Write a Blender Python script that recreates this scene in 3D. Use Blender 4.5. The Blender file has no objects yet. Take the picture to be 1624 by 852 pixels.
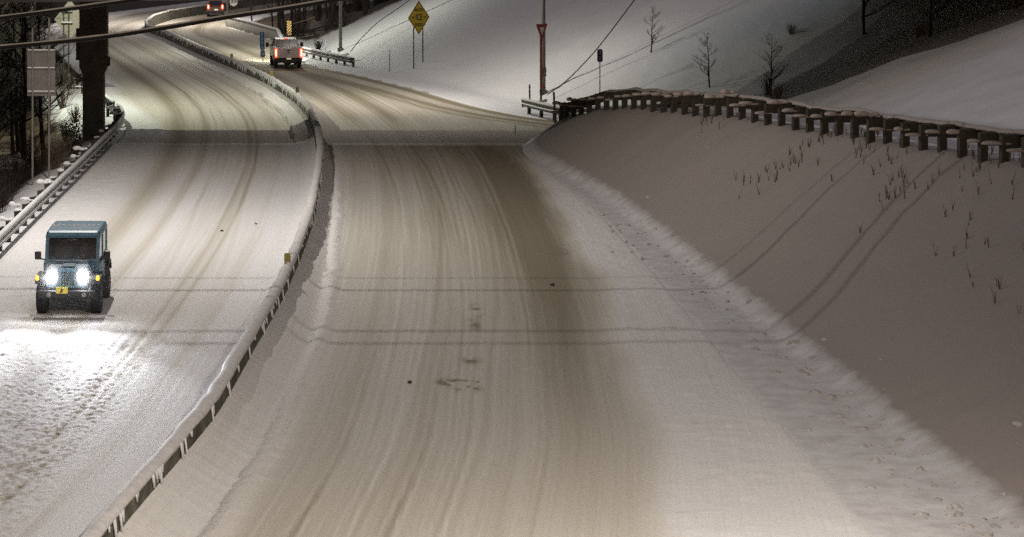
import bpy, bmesh, math, random
import numpy as np
from mathutils import Vector, Matrix, Euler

random.seed(7)
R = math.radians
SC = bpy.context.scene
COL = SC.collection

# ------------------------------------------------------------------ camera
FPX, CAMH = 3670.0, 10.7           # focal length in px of the 1624 px frame, camera height (m)
cam_d = bpy.data.cameras.new('camera')
cam = bpy.data.objects.new('camera', cam_d); COL.objects.link(cam)
cam.location = (0, 0, CAMH); cam.rotation_euler = (R(90), 0, 0)
cam_d.sensor_width = 36; cam_d.lens = FPX / 1624 * 36
cam_d.shift_x = (812 - 478) / 1624.0
cam_d.shift_y = -(426 + 143) / 1624.0
cam_d.clip_start = 0.5; cam_d.clip_end = 3000
SC.camera = cam

# ------------------------------------------------------------------ night sky, moon, exposure
SUN_EL, SUN_ROT = 38.0, 180.0
wd = bpy.data.worlds.new('World'); SC.world = wd; wd.use_nodes = True
nt = wd.node_tree
bg = nt.nodes['Background']
sky = nt.nodes.new('ShaderNodeTexSky'); sky.sky_type = 'NISHITA'; sky.sun_disc = False
sky.sun_elevation = R(SUN_EL); sky.sun_rotation = R(SUN_ROT)
mixw = nt.nodes.new('ShaderNodeMix'); mixw.data_type = 'RGBA'; mixw.blend_type = 'MULTIPLY'
mixw.inputs['Factor'].default_value = 1.0
mixw.inputs['B'].default_value = (1.0, 0.73, 0.54, 1)     # town glow on low snow cloud
nt.links.new(sky.outputs[0], mixw.inputs['A'])
nt.links.new(mixw.outputs['Result'], bg.inputs['Color'])
bg.inputs['Strength'].default_value = 0.06
sun_d = bpy.data.lights.new('moon', 'SUN'); sun_d.energy = 0.02; sun_d.angle = R(12); sun_d.color = (1, .95, .9)
sun = bpy.data.objects.new('moon', sun_d); COL.objects.link(sun)
sun.rotation_euler = (R(90 - SUN_EL), 0, 0)
vs = SC.view_settings
vs.view_transform = 'Standard'; vs.look = 'None'; vs.gamma = 1; vs.exposure = 0.0
SC.render.engine = 'CYCLES'
SC.cycles.use_denoising = False
SC.cycles.max_bounces = 5; SC.cycles.diffuse_bounces = 3; SC.cycles.glossy_bounces = 2
SC.cycles.transmission_bounces = 2; SC.cycles.volume_bounces = 0
SC.cycles.sample_clamp_indirect = 3; SC.cycles.sample_clamp_direct = 12

# ------------------------------------------------------------------ helpers
def at(px, py, z=0.0):
    Y = FPX * (CAMH - z) / (py + 143.0)
    return Vector(((px - 478) * Y / FPX, Y, z))

def col_x(px, Y):                   # metres to the right at distance Y for a picture column
    return (px - 478) * Y / FPX

def row_z(py, Y):
    return CAMH - (py + 143.0) * Y / FPX

def tag(o, label=None, cat=None, group=None, kind=None):
    if label: o['label'] = label
    if cat: o['category'] = cat
    if group: o['group'] = group
    if kind: o['kind'] = kind
    return o

def thing(name, label, cat, loc=(0, 0, 0), rz=0.0, group=None):
    o = bpy.data.objects.new(name, None); COL.objects.link(o)
    o.empty_display_size = 0.2
    o.location = loc; o.rotation_euler = (0, 0, rz)
    return tag(o, label, cat, group)

def copy_tree(o, parent=None):
    c = o.copy(); COL.objects.link(c)
    if parent is not None: c.parent = parent
    for ch in list(o.children): copy_tree(ch, c)
    return c

class MB:
    """collects shapes, then becomes one mesh object"""
    def __init__(self): self.v = []; self.f = []; self.sm = []
    def add(self, vs, fs, M=None, smooth=False):
        n = len(self.v)
        for p in vs:
            p = Vector(p)
            self.v.append(tuple(M @ p if M else p))
        for f in fs: self.f.append([i + n for i in f]); self.sm.append(smooth)
        return self
    def box(self, c, s, rot=None, bev=0.0, M=None):
        hx, hy, hz = s[0] / 2, s[1] / 2, s[2] / 2
        T = Matrix.Translation(c)
        if rot: T = T @ Euler(rot).to_matrix().to_4x4()
        if M: T = M @ T
        if bev <= 0:
            v = [(x, y, z) for z in (-hz, hz) for y in (-hy, hy) for x in (-hx, hx)]
            f = [(0, 2, 3, 1), (4, 5, 7, 6), (0, 1, 5, 4), (2, 6, 7, 3), (0, 4, 6, 2), (1, 3, 7, 5)]
            return self.add(v, f, T)
        bm = bmesh.new(); bmesh.ops.create_cube(bm, size=1)
        bmesh.ops.scale(bm, vec=s, verts=bm.verts)
        bmesh.ops.bevel(bm, geom=list(bm.edges), offset=bev, segments=2, affect='EDGES', profile=.5)
        self.bm(bm, T)
        return self
    def bm(self, bm, T=None, smooth=False):
        bm.verts.index_update()
        self.add([v.co.copy() for v in bm.verts], [[v.index for v in f.verts] for f in bm.faces], T, smooth)
        bm.free()
    def prism(self, poly, x0, x1, M=None, poly1=None):
        """side outline (y,z) swept from x0 to x1; poly1 lets the far side differ"""
        p1 = poly1 or poly; n = len(poly)
        v = [(x0, a, b) for a, b in poly] + [(x1, a, b) for a, b in p1]
        f = [tuple(range(n)), tuple(range(2 * n - 1, n - 1, -1))]
        f += [(i, n + i, n + (i + 1) % n, (i + 1) % n) for i in range(n)]
        return self.add(v, f, M)
    def plate(self, poly, y0, y1, M=None):
        """front outline (x,z) with thickness y0..y1"""
        n = len(poly)
        v = [(a, y0, b) for a, b in poly] + [(a, y1, b) for a, b in poly]
        f = [tuple(range(n)), tuple(range(2 * n - 1, n - 1, -1))]
        f += [((i + 1) % n, n + (i + 1) % n, n + i, i) for i in range(n)]
        return self.add(v, f, M)
    def tube(self, pts, rad, n=8, M=None, caps=True, squash=1.0):
        pts = [Vector(p) for p in pts]
        rs = rad if isinstance(rad, (list, tuple)) else [rad] * len(pts)
        vs, fs = [], []
        for i, p in enumerate(pts):
            d = (pts[min(i + 1, len(pts) - 1)] - pts[max(i - 1, 0)])
            if d.length < 1e-9: d = Vector((0, 0, 1))
            d.normalize()
            a = d.cross(Vector((0, 0, 1)))
            if a.length < 1e-3: a = d.cross(Vector((0, 1, 0)))
            a.normalize(); b = a.cross(d)
            for k in range(n):
                t = 2 * math.pi * k / n
                vs.append(p + (a * math.cos(t) + b * math.sin(t) * squash) * rs[i])
        for i in range(len(pts) - 1):
            for k in range(n):
                k2 = (k + 1) % n
                fs.append((i * n + k, i * n + k2, (i + 1) * n + k2, (i + 1) * n + k))
        self.add(vs, fs, M, True)
        if caps:
            m = len(pts) - 1
            self.add(vs[:n], [tuple(range(n - 1, -1, -1))], M)
            self.add(vs[m * n:], [tuple(range(n))], M)
        return self
    def lathe_x(self, prof, c, n=28, M=None):
        """profile (x, radius) spun about the x axis at c"""
        vs, fs = [], []
        for (x, r) in prof:
            for k in range(n):
                t = 2 * math.pi * k / n
                vs.append((c[0] + x, c[1] + r * math.cos(t), c[2] + r * math.sin(t)))
        m = len(prof)
        for i in range(m - 1):
            for k in range(n):
                k2 = (k + 1) % n
                fs.append((i * n + k, i * n + k2, (i + 1) * n + k2, (i + 1) * n + k))
        return self.add(vs, fs, M, True)
    def blob(self, c, s, seed=0, sub=2, amp=.12, flat=None, rot=0.0):
        bm = bmesh.new(); bmesh.ops.create_icosphere(bm, subdivisions=sub, radius=1)
        rr = random.Random(seed)
        ph = [rr.uniform(0, 6) for _ in range(6)]
        for v in bm.verts:
            p = v.co
            k = 1 + amp * (math.sin(3 * p.x + ph[0]) + math.sin(4 * p.y + ph[1]) + math.sin(3.5 * p.z + ph[2])
                           + .5 * math.sin(8 * p.x + ph[3]) * math.sin(7 * p.y + ph[4]))
            v.co = Vector((p.x * s[0] * k, p.y * s[1] * k, p.z * s[2] * k))
            if flat is not None and v.co.z < flat: v.co.z = flat
        self.bm(bm, Matrix.Translation(c) @ Matrix.Rotation(rot, 4, 'Z'), True)
        return self
    def build(self, name, mat, parent=None, kind=None, label=None):
        me = bpy.data.meshes.new(name)
        me.from_pydata(self.v, [], self.f)
        me.polygons.foreach_set('use_smooth', self.sm)
        me.materials.append(mat)
        o = bpy.data.objects.new(name, me); COL.objects.link(o)
        if parent is not None: o.parent = parent
        return tag(o, label, kind=kind)

def sweep(mb, path, prof, closed=True, caps=True, jit=None):
    """profile (lateral to the right of travel, up) along 3-D points; jit(i,k) adds (dl,dz)"""
    n = len(prof); vs, fs = [], []
    P = [Vector(p) for p in path]
    for i, p in enumerate(P):
        d = P[min(i + 1, len(P) - 1)] - P[max(i - 1, 0)]; d.z = 0; d.normalize()
        nr = Vector((d.y, -d.x, 0))
        for k, (l, z) in enumerate(prof):
            dl, dz = jit(i, k) if jit else (0, 0)
            vs.append(p + nr * (l + dl) + Vector((0, 0, z + dz)))
    m = n if closed else n - 1
    for i in range(len(P) - 1):
        for k in range(m):
            k2 = (k + 1) % n
            fs.append((i * n + k, (i + 1) * n + k, (i + 1) * n + k2, i * n + k2))
    mb.add(vs, fs, None, True)
    if closed and caps:
        mb.add(vs[:n], [tuple(range(n))]); mb.add(vs[-n:], [tuple(range(n - 1, -1, -1))])
    return mb

def interp(tab):
    a = np.array(sorted(tab), float)
    # smooth curve through the table: dense linear, then a gentle running mean
    ys = np.arange(20, 420, .5); xs = np.interp(ys, a[:, 0], a[:, 1])
    k = np.hanning(15); k /= k.sum()
    xs = np.convolve(np.pad(xs, 7, mode='edge'), k, mode='valid')
    return lambda y: np.interp(y, ys, xs)

# value noise ------------------------------------------------------
_tab = np.random.RandomState(3).rand(8, 256, 256)
def vn(x, y, s=0):
    x = np.asarray(x, float); y = np.asarray(y, float)
    xi = np.floor(x).astype(int); yi = np.floor(y).astype(int)
    fx = x - xi; fy = y - yi
    fx = fx * fx * (3 - 2 * fx); fy = fy * fy * (3 - 2 * fy)
    t = _tab[s % 8]
    a = t[xi % 256, yi % 256]; b = t[(xi + 1) % 256, yi % 256]
    c = t[xi % 256, (yi + 1) % 256]; d = t[(xi + 1) % 256, (yi + 1) % 256]
    return (a * (1 - fx) + b * fx) * (1 - fy) + (c * (1 - fx) + d * fx) * fy
def fbm(x, y, s=0, o=4, rot=False):
    r = 0; a = .5; f = 1
    for i in range(o):
        ca, sa = math.cos(.6 + 1.1 * i), math.sin(.6 + 1.1 * i)
        X_, Y_ = np.asarray(x, float), np.asarray(y, float)
        r = r + a * vn(((X_ * ca - Y_ * sa) if rot else X_) * f + 17.3 * i, ((X_ * sa + Y_ * ca) if rot else Y_) * f + 5.1 * i, s + i); a *= .5; f *= 2.03
    return r / (1 - .5 ** o)
def sstep(a, b, x):
    t = np.clip((x - a) / (b - a), 0, 1); return t * t * (3 - 2 * t)

# ------------------------------------------------------------------ materials
def nm(name):
    m = bpy.data.materials.new(name); m.use_nodes = True
    return m, m.node_tree, m.node_tree.nodes['Principled BSDF']

def mix_rgb(nt, fac, a, b, mode='MIX'):
    n = nt.nodes.new('ShaderNodeMix'); n.data_type = 'RGBA'; n.blend_type = mode
    for key, val in (('Factor', fac), ('A', a), ('B', b)):
        if isinstance(val, (int, float)): n.inputs[key].default_value = val
        elif isinstance(val, tuple): n.inputs[key].default_value = (*val[:3], 1)
        else: nt.links.new(val, n.inputs[key])
    return n.outputs['Result']

def noise(nt, scale, detail=4, rough=.55, vec=None, dist=0):
    n = nt.nodes.new('ShaderNodeTexNoise'); n.inputs['Scale'].default_value = scale
    n.inputs['Detail'].default_value = detail; n.inputs['Roughness'].default_value = rough
    n.inputs['Distortion'].default_value = dist
    if vec is not None: nt.links.new(vec, n.inputs['Vector'])
    return n.outputs['Fac']

def ramp(nt, fac, stops):
    n = nt.nodes.new('ShaderNodeValToRGB'); e = n.color_ramp.elements
    while len(e) < len(stops): e.new(.5)
    for el, (p, c) in zip(e, stops):
        el.position = p; el.color = (*c, 1) if isinstance(c, tuple) else (c, c, c, 1)
    nt.links.new(fac, n.inputs['Fac']); return n.outputs['Color']

def coords(nt, what='Object', scale=(1, 1, 1)):
    t = nt.nodes.new('ShaderNodeTexCoord'); mp = nt.nodes.new('ShaderNodeMapping')
    mp.inputs['Scale'].default_value = scale
    nt.links.new(t.outputs[what], mp.inputs['Vector']); return mp.outputs['Vector']

def bump(nt, bsdf, h, strength=.4, dist=.02):
    b = nt.nodes.new('ShaderNodeBump'); b.inputs['Strength'].default_value = strength
    b.inputs['Distance'].default_value = dist
    nt.links.new(h, b.inputs['Height']); nt.links.new(b.outputs['Normal'], bsdf.inputs['Normal'])

def simple(name, c, rough=.6, metal=0.0, var=.25, vscale=6.0, c2=None, bmp=0.0, bscale=30, coat=0.0):
    m, nt, b = nm(name)
    v = coords(nt)
    f = noise(nt, vscale, 5, .6, v)
    lo = c2 or tuple(x * (1 - var) for x in c)
    nt.links.new(mix_rgb(nt, ramp(nt, f, [(.35, 0.0), (.65, 1.0)]), lo, c), b.inputs['Base Color'])
    b.inputs['Roughness'].default_value = rough; b.inputs['Metallic'].default_value = metal
    b.inputs['Coat Weight'].default_value = coat
    if bmp: bump(nt, b, noise(nt, bscale, 3, .6, v), bmp, .01)
    return m

def emissive(name, c, e, strength):
    m, nt, b = nm(name)
    b.inputs['Base Color'].default_value = (*c, 1); b.inputs['Emission Color'].default_value = (*e, 1)
    b.inputs['Emission Strength'].default_value = strength; b.inputs['Roughness'].default_value = .25
    return m

def attr(nt, name):
    a = nt.nodes.new('ShaderNodeAttribute'); a.attribute_name = name; return a

def road_material():
    m, nt, b = nm('packed_road_snow')
    w = attr(nt, 'wear').outputs['Fac']; uv = attr(nt, 'along')
    mp = nt.nodes.new('ShaderNodeMapping'); mp.inputs['Scale'].default_value = (13, .12, 1)
    nt.links.new(uv.outputs['Vector'], mp.inputs['Vector'])
    st = noise(nt, 1.0, 6, .68, mp.outputs['Vector'])
    obj = coords(nt)
    gr = noise(nt, 14, 5, .7, obj)
    ad = nt.nodes.new('ShaderNodeMath'); ad.operation = 'MULTIPLY_ADD'
    nt.links.new(st, ad.inputs[0]); ad.inputs[1].default_value = .24
    nt.links.new(w, ad.inputs[2])
    ad2 = nt.nodes.new('ShaderNodeMath'); ad2.operation = 'MULTIPLY_ADD'
    nt.links.new(gr, ad2.inputs[0]); ad2.inputs[1].default_value = .46
    nt.links.new(ad.outputs[0], ad2.inputs[2])
    c = ramp(nt, ad2.outputs[0], [(.27, (.80, .785, .765)), (.46, (.67, .635, .565)), (.70, (.49, .445, .36)), (.95, (.27, .23, .16))])
    nt.links.new(c, b.inputs['Base Color'])
    b.inputs['Roughness'].default_value = .8
    b.inputs['Specular IOR Level'].default_value = .12
    hb = nt.nodes.new('ShaderNodeMath'); hb.operation = 'ADD'
    nt.links.new(noise(nt, 22, 5, .7, obj), hb.inputs[0]); nt.links.new(st, hb.inputs[1])
    bump(nt, b, hb.outputs[0], .55, .03)
    return m

def ground_material():
    m, nt, b = nm('ground_snow')
    obj = coords(nt)
    lit = attr(nt, 'litter').outputs['Fac']; dirt_shade = attr(nt, 'dirt_shade').outputs['Fac']
    n1 = noise(nt, 1.7, 6, .7, obj); n2 = noise(nt, 9, 5, .7, obj)
    snow = mix_rgb(nt, n2, (.70, .69, .68), (.84, .84, .84))
    dirt_shade_col = mix_rgb(nt, n2, (.30, .255, .228), (.38, .33, .30))  # brown for verge dirt and for the embankment's painted shade
    leaf = mix_rgb(nt, ramp(nt, n2, [(.38, 0.0), (.62, 1.0)]), (.028, .020, .013), (.11, .075, .045))
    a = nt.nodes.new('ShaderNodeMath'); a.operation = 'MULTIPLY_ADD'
    nt.links.new(n1, a.inputs[0]); a.inputs[1].default_value = .7; nt.links.new(dirt_shade, a.inputs[2])
    c = mix_rgb(nt, ramp(nt, a.outputs[0], [(.45, 0.0), (1.05 / 1.06, 1.0)]), snow, dirt_shade_col)
    a2 = nt.nodes.new('ShaderNodeMath'); a2.operation = 'MULTIPLY_ADD'
    nt.links.new(n1, a2.inputs[0]); a2.inputs[1].default_value = .8; nt.links.new(lit, a2.inputs[2])
    c = mix_rgb(nt, ramp(nt, a2.outputs[0], [(.58, 0.0), (.8, 1.0)]), c, leaf)
    nt.links.new(c, b.inputs['Base Color']); b.inputs['Roughness'].default_value = .7
    b.inputs['Specular IOR Level'].default_value = .25
    bump(nt, b, noise(nt, 12, 6, .7, obj), .22, .03)
    return m

M = {}
M['road'] = road_material()
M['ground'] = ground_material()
M['snow'] = simple('fresh_snow', (.82, .82, .82), .7, var=.12, vscale=12, bmp=.35, bscale=40)
M['concrete'] = simple('stained_wet_concrete', (.13, .12, .085), .7, var=.6, vscale=2.2, c2=(.045, .042, .03), bmp=.3)
M['pier'] = simple('weathered_brown_concrete', (.080, .070, .062), .8, var=.5, vscale=1.6, bmp=.3)
M['deck'] = simple('dark_bridge_steel', (.05, .045, .04), .7, var=.4, vscale=1.0)
M['galv'] = simple('galvanised_steel', (.46, .47, .44), .5, .55, var=.45, vscale=5, bmp=.1)
M['galv_dark'] = simple('weathered_guardrail_steel', (.14, .15, .12), .55, .4, var=.5, vscale=4)
M['timber'] = simple('dark_post_timber', (.055, .045, .032), .8, var=.5, vscale=9, bmp=.4)
M['stake'] = simple('stake_wood', (.22, .16, .10), .8, var=.4, vscale=9)
M['pole'] = simple('grey_pole_steel', (.15, .15, .13), .55, .3, var=.3, vscale=3)
M['signback'] = simple('bare_aluminium_sign_back', (.17, .155, .145), .6, .1, var=.2, vscale=3)
M['signpost'] = simple('sign_post_steel', (.07, .075, .055), .6, .3, var=.3)
M['signpost_light'] = simple('pale_sign_post_steel', (.22, .20, .18), .6, .3, var=.3)
M['yellow'] = simple('yellow_sign_sheeting', (.50, .36, .015), .45, var=.18, vscale=3)
M['marker_yellow'] = emissive('reflective_yellow', (.9, .55, .02), (.9, .5, .02), .0)
M['black'] = simple('black_print', (.012, .012, .012), .5, var=.1)
M['red'] = simple('red_sign_sheeting', (.42, .035, .015), .45, var=.15, vscale=3)
M['white'] = simple('white_sign_sheeting', (.78, .77, .74), .5, var=.08, vscale=3)
M['blue'] = simple('blue_sign_sheeting', (.02, .075, .20), .45, var=.2, vscale=4)
M['navy'] = simple('navy_sign_sheeting', (.012, .022, .06), .45, var=.2, vscale=4)
M['digit'] = simple('pale_digit_print', (.35, .42, .55), .5, var=.1)
M['cable'] = simple('black_cable_sheath', (.010, .010, .010), .6, var=.2)
M['snow_barrier'] = simple('road_dusted_snow', (.72, .69, .65), .75, var=.22, vscale=5, bmp=.5)
M['snow_dusty'] = simple('grey_cable_snow', (.80, .82, .74), .7, var=.2, vscale=8, bmp=.3)
M['bark'] = simple('dark_bark', (.035, .026, .020), .9, var=.45, vscale=8, bmp=.5)
M['twig'] = simple('brown_twigs', (.040, .029, .022), .9, var=.4, vscale=3)
M['weeds'] = simple('dry_weed_stems', (.16, .11, .07), .9, var=.4, vscale=3)
M['jeep'] = simple('teal_blue_paint', (.085, .215, .30), .45, var=.22, vscale=3, coat=.1)
M['plastic'] = simple('black_trim_plastic', (.020, .020, .022), .55, var=.2, vscale=10)
M['tyre'] = simple('tyre_rubber', (.022, .022, .024), .8, var=.3, vscale=14, bmp=.3)
M['rim'] = simple('wheel_alloy', (.25, .25, .26), .4, .7, var=.2)
M['glass'] = simple('dark_vehicle_glass', (.020, .022, .026), .12, var=.3, vscale=2)
def glass_mat():
    m, nt, b = nm('tinted_windscreen'); out = nt.nodes['Material Output']
    b.inputs['Base Color'].default_value = (.03, .032, .036, 1); b.inputs['Roughness'].default_value = .08
    tr = nt.nodes.new('ShaderNodeBsdfTransparent'); tr.inputs['Color'].default_value = (.8, .82, .84, 1)
    mx = nt.nodes.new('ShaderNodeMixShader')
    f = ramp(nt, noise(nt, 9, 5, .7, coords(nt)), [(.3, .10), (.75, .30)])
    nt.links.new(f, mx.inputs['Fac']); nt.links.new(tr.outputs[0], mx.inputs[1]); nt.links.new(b.outputs[0], mx.inputs[2])
    nt.links.new(mx.outputs[0], out.inputs['Surface']); return m
M['screen'] = glass_mat()
M['seat'] = simple('grey_seat_cloth', (.30, .27, .25), .9, var=.2)
M['chassis'] = simple('dirty_chassis', (.03, .028, .027), .8, var=.3)
M['truck'] = simple('dirty_white_truck_paint', (.52, .46, .44), .4, var=.14, vscale=2.5, coat=.3)
M['maroon'] = simple('dark_maroon_paint', (.12, .06, .05), .35, var=.2, vscale=3, coat=.3)
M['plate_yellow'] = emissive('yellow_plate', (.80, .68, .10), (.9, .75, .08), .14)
M['plate_white'] = emissive('lit_white_plate', (.8, .75, .65), (1, .85, .6), .35)
M['chrome'] = simple('brushed_bumper_steel', (.35, .33, .32), .35, .8, var=.2)
M['head'] = emissive('headlight_lens', (.9, .92, 1), (.93, .96, 1), 110)
M['amber'] = emissive('amber_signal_lens', (.9, .45, .03), (1, .5, .02), 2.2)
M['brake'] = emissive('lit_red_lens', (.5, .02, .01), (1, .045, .02), 4)
M['brake_core'] = emissive('lit_red_lens_core', (.8, .1, .05), (1, .20, .11), 12)
M['lamp_lens'] = emissive('street_lamp_lens', (1, .97, .9), (1, .95, .82), 12)
M['clod'] = simple('ploughed_dirty_snow', (.58, .54, .50), .8, var=.35, vscale=9, bmp=.4)
M['asphalt'] = simple('wet_bare_asphalt', (.05, .048, .045), .5, var=.4, vscale=8)

# ------------------------------------------------------------------ plan of the place (metres; Y away from camera)
_med = [(335, 630), (385, 545), (440, 455), (470, 390), (492, 330), (504, 270), (508, 230), (504, 200), (491, 170), (470, 148),
        (430, 122), (375, 97), (300, 65), (262, 48), (234, 39), (231, 33), (243, 24), (270, 16), (310, 10), (345, 5)]
_m = [(p.y, p.x) for p in (at(x, y, .9) for x, y in _med)]
_m += [(30, -4.1), (38, -3.1), (270, -2.5), (300, 8), (340, 22), (420, 40)]
med = interp(_m)
_g = [(0, 372), (60, 315), (120, 260), (160, 222), (189, 193)]
_gl = [(p.y, p.x) for p in (at(x, y, .75) for x, y in _g)]
_gl += [(30, -9.3), (50, -9.35), (112, -8.6), (116, -9.0), (122, -10.2), (150, -15.2), (165, -17.6), (190, -21.0), (215, -22.8), (240, -19.5), (270, -11), (300, 0), (340, 14), (420, 32)]
gl = interp(_gl)
rs = interp([(30, 9.6), (50, 10.1), (70, 10.5), (85, 10.6), (98, 9.9), (104, 10.0), (107, 10.4), (110, 14), (112, 16.2), (114, 15.2),
             (116.5, 13.4), (120, 11.5), (125.5, 9.6), (139, 6.6), (149, 3.9), (158, .9), (168, -.6), (180, -1.5), (190, -2.4), (200, -4.2), (209, -6.4),
             (220, -7.2), (232, -5.6), (245, -2), (270, 5), (300, 16), (340, 30), (420, 50)])
toe = interp([(30, 12.3), (60, 11.8), (85, 11.2), (95, 10.3), (102, 9.8), (108, 10.4), (113, 12.6), (420, 12.6)])
ridge = interp([(30, 21), (60, 18), (75, 16.4), (90, 14.5), (100, 13.1), (104, 12.5), (108, 12.0), (113, 12.9), (420, 12.9)])
zramp = interp([(30, 5), (60, 4.2), (75, 3.6), (90, 2.9), (100, 2.1), (104, 1.5), (108, .9), (112.5, 0), (420, 0)])
hillt = interp([(30, 28), (60, 25), (90, 22), (100, 20.5), (108, 19), (113, 18), (116, 16.5), (120, 14.6), (125.5, 13), (132, 11.3), (139, 9.5), (149, 6.5),
                (158, 4.4), (166, 3.2), (172, 2.5), (190, 1.0), (205, -2.5), (220, -3), (245, 3), (270, 9), (300, 20), (420, 54)])

def hground(X, Y):
    X = np.asarray(X, float); Y = np.asarray(Y, float)
    g, t, r, zr, ht, e = gl(Y), toe(Y), ridge(Y), zramp(Y), hillt(Y), rs(Y)
    z = np.zeros(np.broadcast(X, Y).shape)
    # left bank falling away behind the guardrail, then wooded ground climbing
    d = np.maximum(0, g - .75 - X)
    z = z - np.where(d > 0, 1.7 * sstep(0, 4.5, d), 0) + .16 * np.maximum(0, d - 9)
    # right: embankment up to the ramp
    w = np.maximum(r - t, .3)
    k = sstep(0, 1, np.clip((X - t) / w, 0, 1)) * .35 + np.clip((X - t) / w, 0, 1) * .65
    z = z + zr * k
    hs = .46 * np.maximum(0, X - ht)
    hs = np.where(hs > 13, 13 + .2 * (hs - 13), hs)
    hs = hs * (1 - .75 * sstep(188, 215, Y))
    z = z + hs
    z = z + (fbm(X * .35, Y * .35, 2, 4, True) - .5) * .35 * sstep(.2, 3, np.maximum(d, X - np.maximum(t, e + .8))) \
          + (fbm(X * 1.6, Y * 1.6, 4, 4, True) - .5) * .07 * sstep(.2, 1.2, np.maximum(d, X - e))
    z = z + sstep(0, .8, X - e) * (X < r + 8) * .10 * np.maximum(0, fbm(X * 1.1, Y * .8, 5, 3, True) - .5)
    return z

def hg(x, y): return float(hground(np.array([x]), np.array([y]))[0])

def grid_mesh(name, X, Y, Z, mat, attrs):
    n, m = X.shape
    co = np.stack([X, Y, Z], -1).reshape(-1, 3).astype(np.float32)
    i = np.arange((n - 1) * (m - 1)); r = i // (m - 1); c = i % (m - 1); a = r * m + c
    q = np.stack([a, a + 1, a + m + 1, a + m], -1).astype(np.int32)
    me = bpy.data.meshes.new(name)
    me.vertices.add(len(co)); me.vertices.foreach_set('co', co.ravel())
    me.loops.add(q.size); me.loops.foreach_set('vertex_index', q.ravel())
    me.polygons.add(len(q)); me.polygons.foreach_set('loop_start', np.arange(0, q.size, 4, dtype=np.int32))
    me.polygons.foreach_set('use_smooth', np.ones(len(q), bool))
    for an, av in attrs.items():
        if av.ndim == 2:
            at_ = me.attributes.new(an, 'FLOAT', 'POINT'); at_.data.foreach_set('value', av.astype(np.float32).ravel())
        else:
            at_ = me.attributes.new(an, 'FLOAT_VECTOR', 'POINT'); at_.data.foreach_set('vector', av.astype(np.float32).ravel())
    me.materials.append(mat); me.update(); me.validate()
    o = bpy.data.objects.new(name, me); COL.objects.link(o)
    return tag(o, kind='structure')

# ground sheet -------------------------------------------------------
xs = np.unique(np.concatenate([np.arange(-400, -60, 12), np.arange(-60, -28, 1.5), np.arange(-28, -6, .22), np.arange(-6, 8, .8), np.arange(8, 34, .2),
                               np.arange(34, 80, 1.2), np.arange(80, 420, 12)]))
ysl = [20.0]
while ysl[-1] < 270: ysl.append(ysl[-1] + max(.16, ysl[-1] ** 2 / 39000 * 2.0))
ysl += list(np.arange(ysl[-1] + 3, 420, 4)) + list(np.arange(430, 1200, 30))
GX, GY = np.meshgrid(xs, np.array(ysl))
GZ = hground(GX, GY)
inside = sstep(.15, .5, GX - gl(GY)) * sstep(.15, .5, rs(GY) - GX)
GZ = GZ - .35 * inside
d_l = gl(GY) - .9 - GX
litter = np.clip(sstep(.2, 2.2, d_l) * (.36 + .55 * sstep(1, 5, d_l)), 0, 1) + .5 * sstep(186, 192, GY) * sstep(1.5, 3, GX - rs(GY)) * sstep(0, 1, 1)
dirt_shade = .28 * sstep(-1, 0, GX - rs(GY)) * sstep(113, 106, GY) * sstep(.5, 0, GX - toe(GY)) + sstep(0, .9, GX - toe(GY) - .0) * sstep(113, 109, GY) * sstep(1.4, -.2, GX - ridge(GY)) * .9  # verge dirt, plus the embankment face's shade painted in as darker snow
grid_mesh('ground', GX, GY, GZ, M['ground'], {'litter': litter, 'dirt_shade': dirt_shade})

# the two carriageways -------------------------------------------------
ry = [30.0]
while ry[-1] < 300: ry.append(ry[-1] + max(.05, ry[-1] ** 2 / 39000 * .95))
ry += list(np.arange(ry[-1] + 4, 420, 6))
RY = np.array(ry)
def strip_grid(n_in, n_out, split, W):
    a = np.linspace(0, split, n_in, endpoint=False)[None, :] * np.ones((len(RY), 1))
    b = split + (W[:, None] - split) * np.linspace(0, 1, n_out)[None, :]
    return np.concatenate([a, b], 1)

def lump(u, Y, s, f, thr, amp):
    n = fbm(u * f, Y * f, s, 3, True)
    return amp * np.maximum(0, n - thr) / (1 - thr)

def tracks(q, Y, seed, lo, hi, n):
    # pairs of wheel tracks that wander slowly across the lane, fade and return
    r = random.Random(seed); out = np.zeros_like(q)
    for k in range(n):
        c0 = r.uniform(lo, hi); amp = r.uniform(.1, .55); ph = r.uniform(0, 40); fr = r.uniform(.02, .05)
        c = c0 + amp * np.sin(Y * fr + ph); hw = r.uniform(.07, .12); dep = r.uniform(.04, .13)
        vis = sstep(.38, .62, vn(Y * .045 + ph, Y * 0 + k * 3.7, k % 8))
        for off in (0, 1.62 if c0 < (lo + hi) / 2 else -1.62):
            d = np.abs(q - c - off)
            tread = .65 + .35 * vn(q * 14, Y * 5, (k + 3) % 8)
            out += dep * vis * tread * sstep(hw, hw * .55, d) - .06 * vis * np.exp(-((d - hw * 1.35) / .05) ** 2)
    return out
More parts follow.
